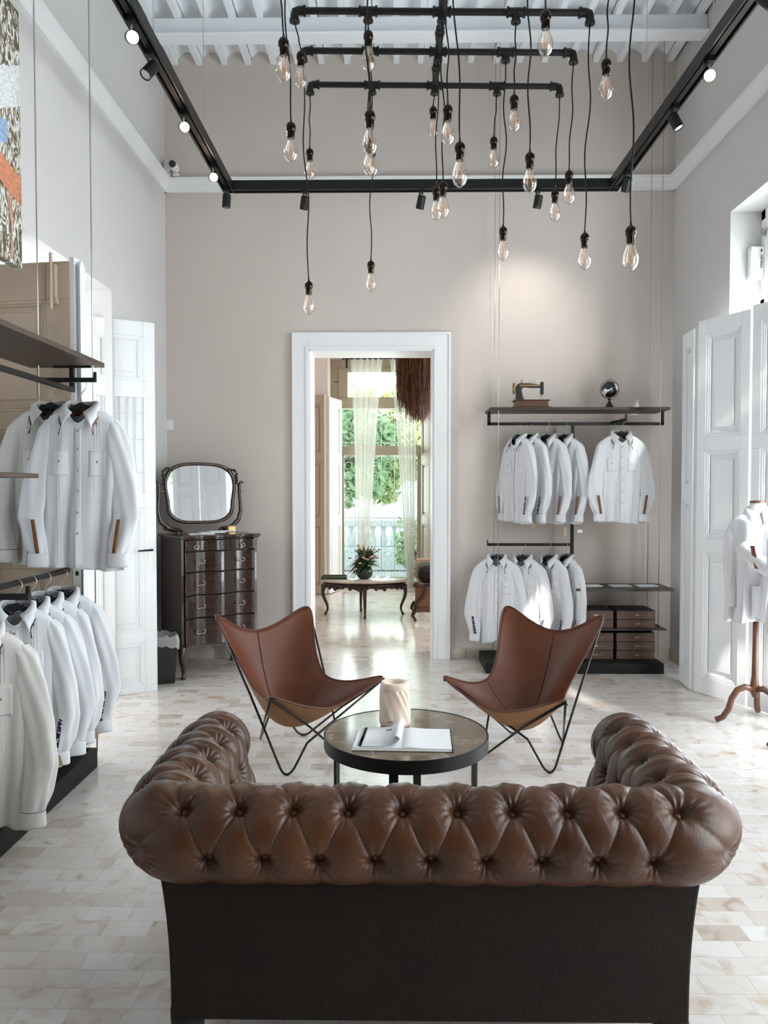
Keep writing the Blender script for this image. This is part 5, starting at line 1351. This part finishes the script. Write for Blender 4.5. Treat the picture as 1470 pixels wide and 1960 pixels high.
# ------------------------------------------------------------------ track light frame
TZ = 3.85
tf = thing('track_light_frame', 'large black U shaped track light frame hung under the ceiling', 'light fitting', (0, 0, TZ))
lx0, rx0, by0 = -1.30, 1.70, 6.05
def channel(a, b, nm):
    a = Vector(a); b = Vector(b); d = (b - a); L_ = d.length; q = d.to_track_quat('X', 'Z').to_matrix(); o = (a + b) / 2; mb = MB()
    for (cy, cz, sy, sz) in ((0, .03, .085, .012), (-.036, 0, .012, .07), (.036, 0, .012, .07), (0, -.012, .032, .030)):
        mb.cbox(o + q @ Vector((0, cy, cz)), (L_, sy, sz), q)
    return mb.build(nm, M['black_metal'], tf, bevel=.002)
channel((lx0, .4, 0), (lx0, by0 + .04, 0), 'side_channel'); channel((rx0, .4, 0), (rx0, by0 + .04, 0), 'side_channel'); channel((lx0 - .04, by0, 0), (rx0 + .04, by0, 0), 'back_channel')
for (x, y) in ((lx0, 4.2), (lx0, 5.3), (rx0, 4.2), (rx0, 5.3), (lx0, 2.4), (rx0, 2.4)): MB().tube([(x, y, .03), (x, y, ZC - TZ - .06)], .0025, 5).build('hanging_wire', M['steel'], tf)
sp0 = None
def spot(x, y, aim, lit, lab):
    """adapter under the track, stem, cylindrical head aimed at a point"""
    t = thing('track_spotlight', lab, 'spotlight', (x, y, TZ - .035), 0, 'black spotlights on the track')
    MB().box(-.018, .018, -.03, .03, -.022, .012).build('adapter', M['black_metal'], t, bevel=.002)
    MB().tube([(0, 0, -.02), (0, 0, -.075)], .005).build('stem', M['steel'], t)
    d = (Vector(aim) - Vector((x, y, TZ - .12))).normalized(); q = (-d).to_track_quat('Z', 'Y').to_matrix().to_4x4()
    mb = MB(); mb.M = Matrix.Translation((0, 0, -.085)) @ q
    mb.lathe([(.001, .045), (.026, .045), (.032, .038), (.032, -.055), (.029, -.055), (.027, -.045), (.001, -.042)], (0, 0, 0), 22); mb.build('lamp_head', M['black_metal'], t, smooth='auto')
    mb = MB(); mb.M = Matrix.Translation((0, 0, -.085)) @ q; mb.lathe([(.001, -.050), (.026, -.050), (.026, -.046), (.001, -.046)], (0, 0, 0), 20); mb.build('lamp_lens', M['lamp_on'] if lit else M['lamp_off'], t, smooth='auto')
    if lit:
        l = bpy.data.lights.new('spot_beam', 'SPOT'); l.energy = 14; l.color = (1, .78, .55); l.spot_size = R(60); l.spot_blend = .8; l.shadow_soft_size = .03
        lo = bpy.data.objects.new('spot_beam', l); COL.objects.link(lo); lo.parent = t; lo.location = Vector((0, 0, -.085)) + d * .07; lo.rotation_euler = d.to_track_quat('-Z', 'Y').to_euler()
    return t
def yat(px, py, X):      # depth where a pixel column meets the rail at X
    d = RC @ Vector(((px - 735) / F, -(py - 980) / F, -1)); return X / (d.x / d.y)
spot(lx0, yat(252, 60, lx0), (.3, .2, 1.6), True, 'lit black spotlight nearest on the left track')
spot(lx0, yat(288, 140, lx0), (-2.0, 3.2, 2.2), False, 'unlit black spotlight on the left track between two lit ones')
spot(lx0, yat(352, 218, lx0), (.3, .2, 1.6), True, 'lit black spotlight in the middle of the left track')
spot(lx0, yat(408, 312, lx0), (.3, .2, 1.6), True, 'lit black spotlight farthest along the left track')
spot(lx0, by0 - .05, (-1.5, 6.3, 1.2), False, 'unlit spotlight at the back left corner of the track')
for px, nm in ((583, 'left'), (806, 'middle'), (1030, 'right')): spot(P(px, 380, by0).x, by0, (P(px, 380, by0).x - .25, 6.6, 2.6 if nm != 'right' else 2.0), False, '%s black spotlight hanging from the back track' % nm)
spot(rx0, yat(1200, 335, rx0), (1.6, 6.7, 2.4), False, 'unlit spotlight farthest along the right track')
spot(rx0, yat(1292, 215, rx0), (2.4, 4.5, 2.2), False, 'unlit black spotlight in the middle of the right track')
spot(rx0, yat(1358, 120, rx0), (.3, .2, 1.6), True, 'lit black spotlight on the right track')
spot(rx0, yat(1468, 5, rx0), (2.4, 2.6, 2.2), False, 'unlit spotlight at the top right corner of the photo')
# warm accent beam on the back wall from the right back spotlight
l = bpy.data.lights.new('wall_washer', 'SPOT'); l.energy = 15; l.color = (1, .92, .84); l.spot_size = R(80); l.spot_blend = 1; l.shadow_soft_size = .04
lo = bpy.data.objects.new('wall_washer', l); COL.objects.link(lo); lo.location = (1.1, 5.90, 3.68); lo.rotation_euler = (Vector((1.10, 6.75, 2.85)) - lo.location).to_track_quat('-Z', 'Y').to_euler()

# ------------------------------------------------------------------ pipe chandelier and bulbs
PZ = 3.87; PXC = .235; PS = .367; PY = [4.60, 4.25, 3.90, 3.55, 3.20]
pf_ = thing('pipe_chandelier', 'black iron pipe chandelier of parallel pipes on a centre pipe', 'chandelier', (PXC, 3.9, PZ))
def pl(x, y, z=0): return (x, y - 3.9, z - .015 * x)
for Y in PY:
    MB().tube([pl(-2 * PS + .03, Y), pl(2 * PS - .03, Y)], .0165, 12).build('cross_pipe', M['pipe_metal'], pf_, smooth='auto')
    for k in (-2, -1, 0, 1, 2):
        mb = MB(); x = k * PS
        if abs(k) == 2:
            s_ = -1 if k < 0 else 1
            mb.tube([pl(x - s_ * .05, Y), pl(x - s_ * .02, Y), pl(x - s_ * .004, Y, -.006), pl(x, Y, -.022), pl(x, Y, -.05)], [.022, .021, .022, .021, .022], 12)
            mb.tube([pl(x - s_ * .056, Y), pl(x - s_ * .044, Y)], .026, 12); mb.tube([pl(x, Y, -.044), pl(x, Y, -.056)], .026, 12)
            mb.build('elbow_fitting', M['pipe_metal'], pf_, smooth='auto')
        else:
            mb.tube([pl(x - .04, Y), pl(x + .04, Y)], .0215, 12); mb.tube([pl(x - .046, Y), pl(x - .036, Y)], .026, 12); mb.tube([pl(x + .036, Y), pl(x + .046, Y)], .026, 12)
            mb.tube([pl(x, Y), pl(x, Y, -.045)], .0205, 12); mb.tube([pl(x, Y, -.042), pl(x, Y, -.052)], .025, 12)
            mb.build('tee_fitting', M['pipe_metal'], pf_, smooth='auto')
mb = MB(); mb.tube([pl(0, 4.62), pl(0, 3.15)], .0165, 12); mb.build('centre_pipe', M['pipe_metal'], pf_, smooth='auto')
for y in (4.42, 4.08, 3.72, 3.38): mb = MB(); mb.tube([pl(0, y - .05), pl(0, y + .05)], .0215, 12); mb.tube([pl(0, y - .012), pl(0, y + .012)], .026, 8); mb.build('pipe_coupling', M['pipe_metal'], pf_, smooth='auto')
for y in (3.9, 3.2): MB().tube([pl(0, y), pl(0, y, ZC - PZ - .1)], .0165, 12).build('drop_pipe', M['pipe_metal'], pf_, smooth='auto')

gprof = [(.001, -.058), (.004, -.060), (.012, -.055), (.024, -.044), (.031, -.026), (.032, -.008), (.028, .012), (.021, .030), (.016, .044), (.0145, .055)]
bulb_px = {4.60: [(593, 325), (710, 540), (829, 245), (945, 303), (1062, 405)],
           4.25: [(591, 582), (713, 318), (835, 402), (963, 478), (1089, 371)],
           3.90: [(576, 147), (706, 314), (848, 396), (984, 230), (1119, 494)],
           3.55: [(557, 287), (705, 112), (857, 254), (1014, 345), (1160, 166)],
           3.20: [(543, 131), (708, 270), (880, 331), (1044, 80), (1207, 491)]}
glass_me = sock_me = fil_me = None
rown = ['farthest', 'second farthest', 'third farthest', 'fourth farthest', 'nearest']; posn = ['leftmost', 'second from left', 'middle', 'second from right', 'rightmost']
gl0 = sk0 = fi0 = None
for ri, Y in enumerate(PY):
    for k, (bx_, by_) in enumerate(bulb_px[Y]):
        X = PXC + (k - 2) * PS; g = P(bx_, by_, Y); z = g.z
        t = thing('pendant_bulb', 'clear filament bulb on black cord from the %s pipe, %s' % (rown[ri], posn[k]), 'light bulb', (g.x, Y, z), 0, 'filament bulbs hanging from the pipes')
        if gl0 is None:
            gl0 = MB().lathe(gprof, (0, 0, 0), 24).build('bulb_glass', M['bulb_glass'], t, smooth=True)
            mb = MB(); mb.lathe([(.0155, .050), (.0175, .055), (.0175, .082), (.021, .086), (.0225, .094), (.022, .108), (.017, .118), (.009, .124), (.005, .130), (.004, .138)], (0, 0, 0), 20); sk0 = mb.build('socket', M['socket'], t, smooth='auto')
            mb = MB(); pts = []
            for j in range(9):
                a = j * 2 * pi / 8; rr = .011; pts.append((rr * cos(a), rr * sin(a), .012 if j % 2 else -.026))
            mb.tube(pts, .0006, 4); mb.tube([(0, 0, .05), (0, 0, .012)], .0014, 6); fi0 = mb.build('filament', M['filament'], t)
            glp = (gl0, sk0, fi0)
        else:
            for o in glp: c = o.copy(); COL.objects.link(c); c.parent = t
        # cord with a few lazy bends from the pipe down
        r = random.Random(ri * 5 + k); top = Vector((X - g.x, 0, PZ - .015 * (X - PXC) - .05 - z)); bot = Vector((0, 0, .136)); n_ = 22; pts = []
        L_ = top.z - bot.z; am = .012 * min(1, L_ / 1.0); ph = r.uniform(0, 6); fq = r.uniform(1.2, 2.2)
        for j in range(n_ + 1):
            u = j / n_; e = sin(pi * u); pts.append(bot.lerp(top, u) + Vector((am * e * sin(ph + u * fq * 6), am * .6 * e * cos(ph + u * 5), 0)))
        MB().tube(pts, .0038, 6).build('cord', M['rod'], t, smooth=True)

# ------------------------------------------------------------------ small wall items
scp = P(336, 352, 6.66)
sc_ = thing('security_camera', 'small white security camera with black face above the left cornice', 'security camera', (scp.x, 6.62, 4.192))
MB().lathe([(.03, 0), (.03, .01), (.012, .015), (.012, .03), (.001, .032)], (0, .06, 0), 16).build('mount', M['plastic'], sc_, smooth='auto')
mb = MB(); mb.lathe([(.001, -.06), (.034, -.05), (.036, .04), (.034, .052), (.001, .052)], (0, .0, .055), 20, axis='Y'); mb.build('housing', M['plastic'], sc_, smooth='auto')
mb = MB(); mb.lathe([(.001, 0), (.031, 0), (.028, .012), (.012, .014), (.010, .008), (.001, .008)], (0, -.050, .055), 20, axis='Y'); mb.build('lens_face', M['dark_plastic'], sc_, smooth='auto')
MB().tube([(-.03, .04, .04), (-.06, .05, .015), (-.09, .06, .03)], .003).build('cable', M['dark_plastic'], sc_)
o = tag(MB().box(-.028, .028, -.025, .025, 0, .125).build('junction_box', M['plastic'], bevel=.008), 'white plastic box in the corner above the left cornice', 'box'); o.location = (-1.958, 6.69, 4.192)
lsp = P(320, 813, 6.7)
sw = thing('light_switch', 'white wall switch near the left corner above the chest of drawers', 'switch', (lsp.x + .01, YB - .018, lsp.z))
MB().box(-.03, .03, -.0, .018, -.045, .045).build('switch_plate', M['plastic'], sw, bevel=.004); MB().box(-.012, .012, -.006, .0, -.02, .02).build('rocker', M['trim'], sw, bevel=.002)
osp = P(1312, 1198, 6.1)
ot = thing('wall_socket', 'pale wall socket low on the right wall', 'socket', (XR - .014, 6.25, .38))
MB().box(0, .014, -.04, .04, -.06, .06).build('socket_plate', M['plastic'], ot, bevel=.004); MB().box(-.001, .001, -.015, .015, -.02, .02).build('outlet', M['trim'], ot)
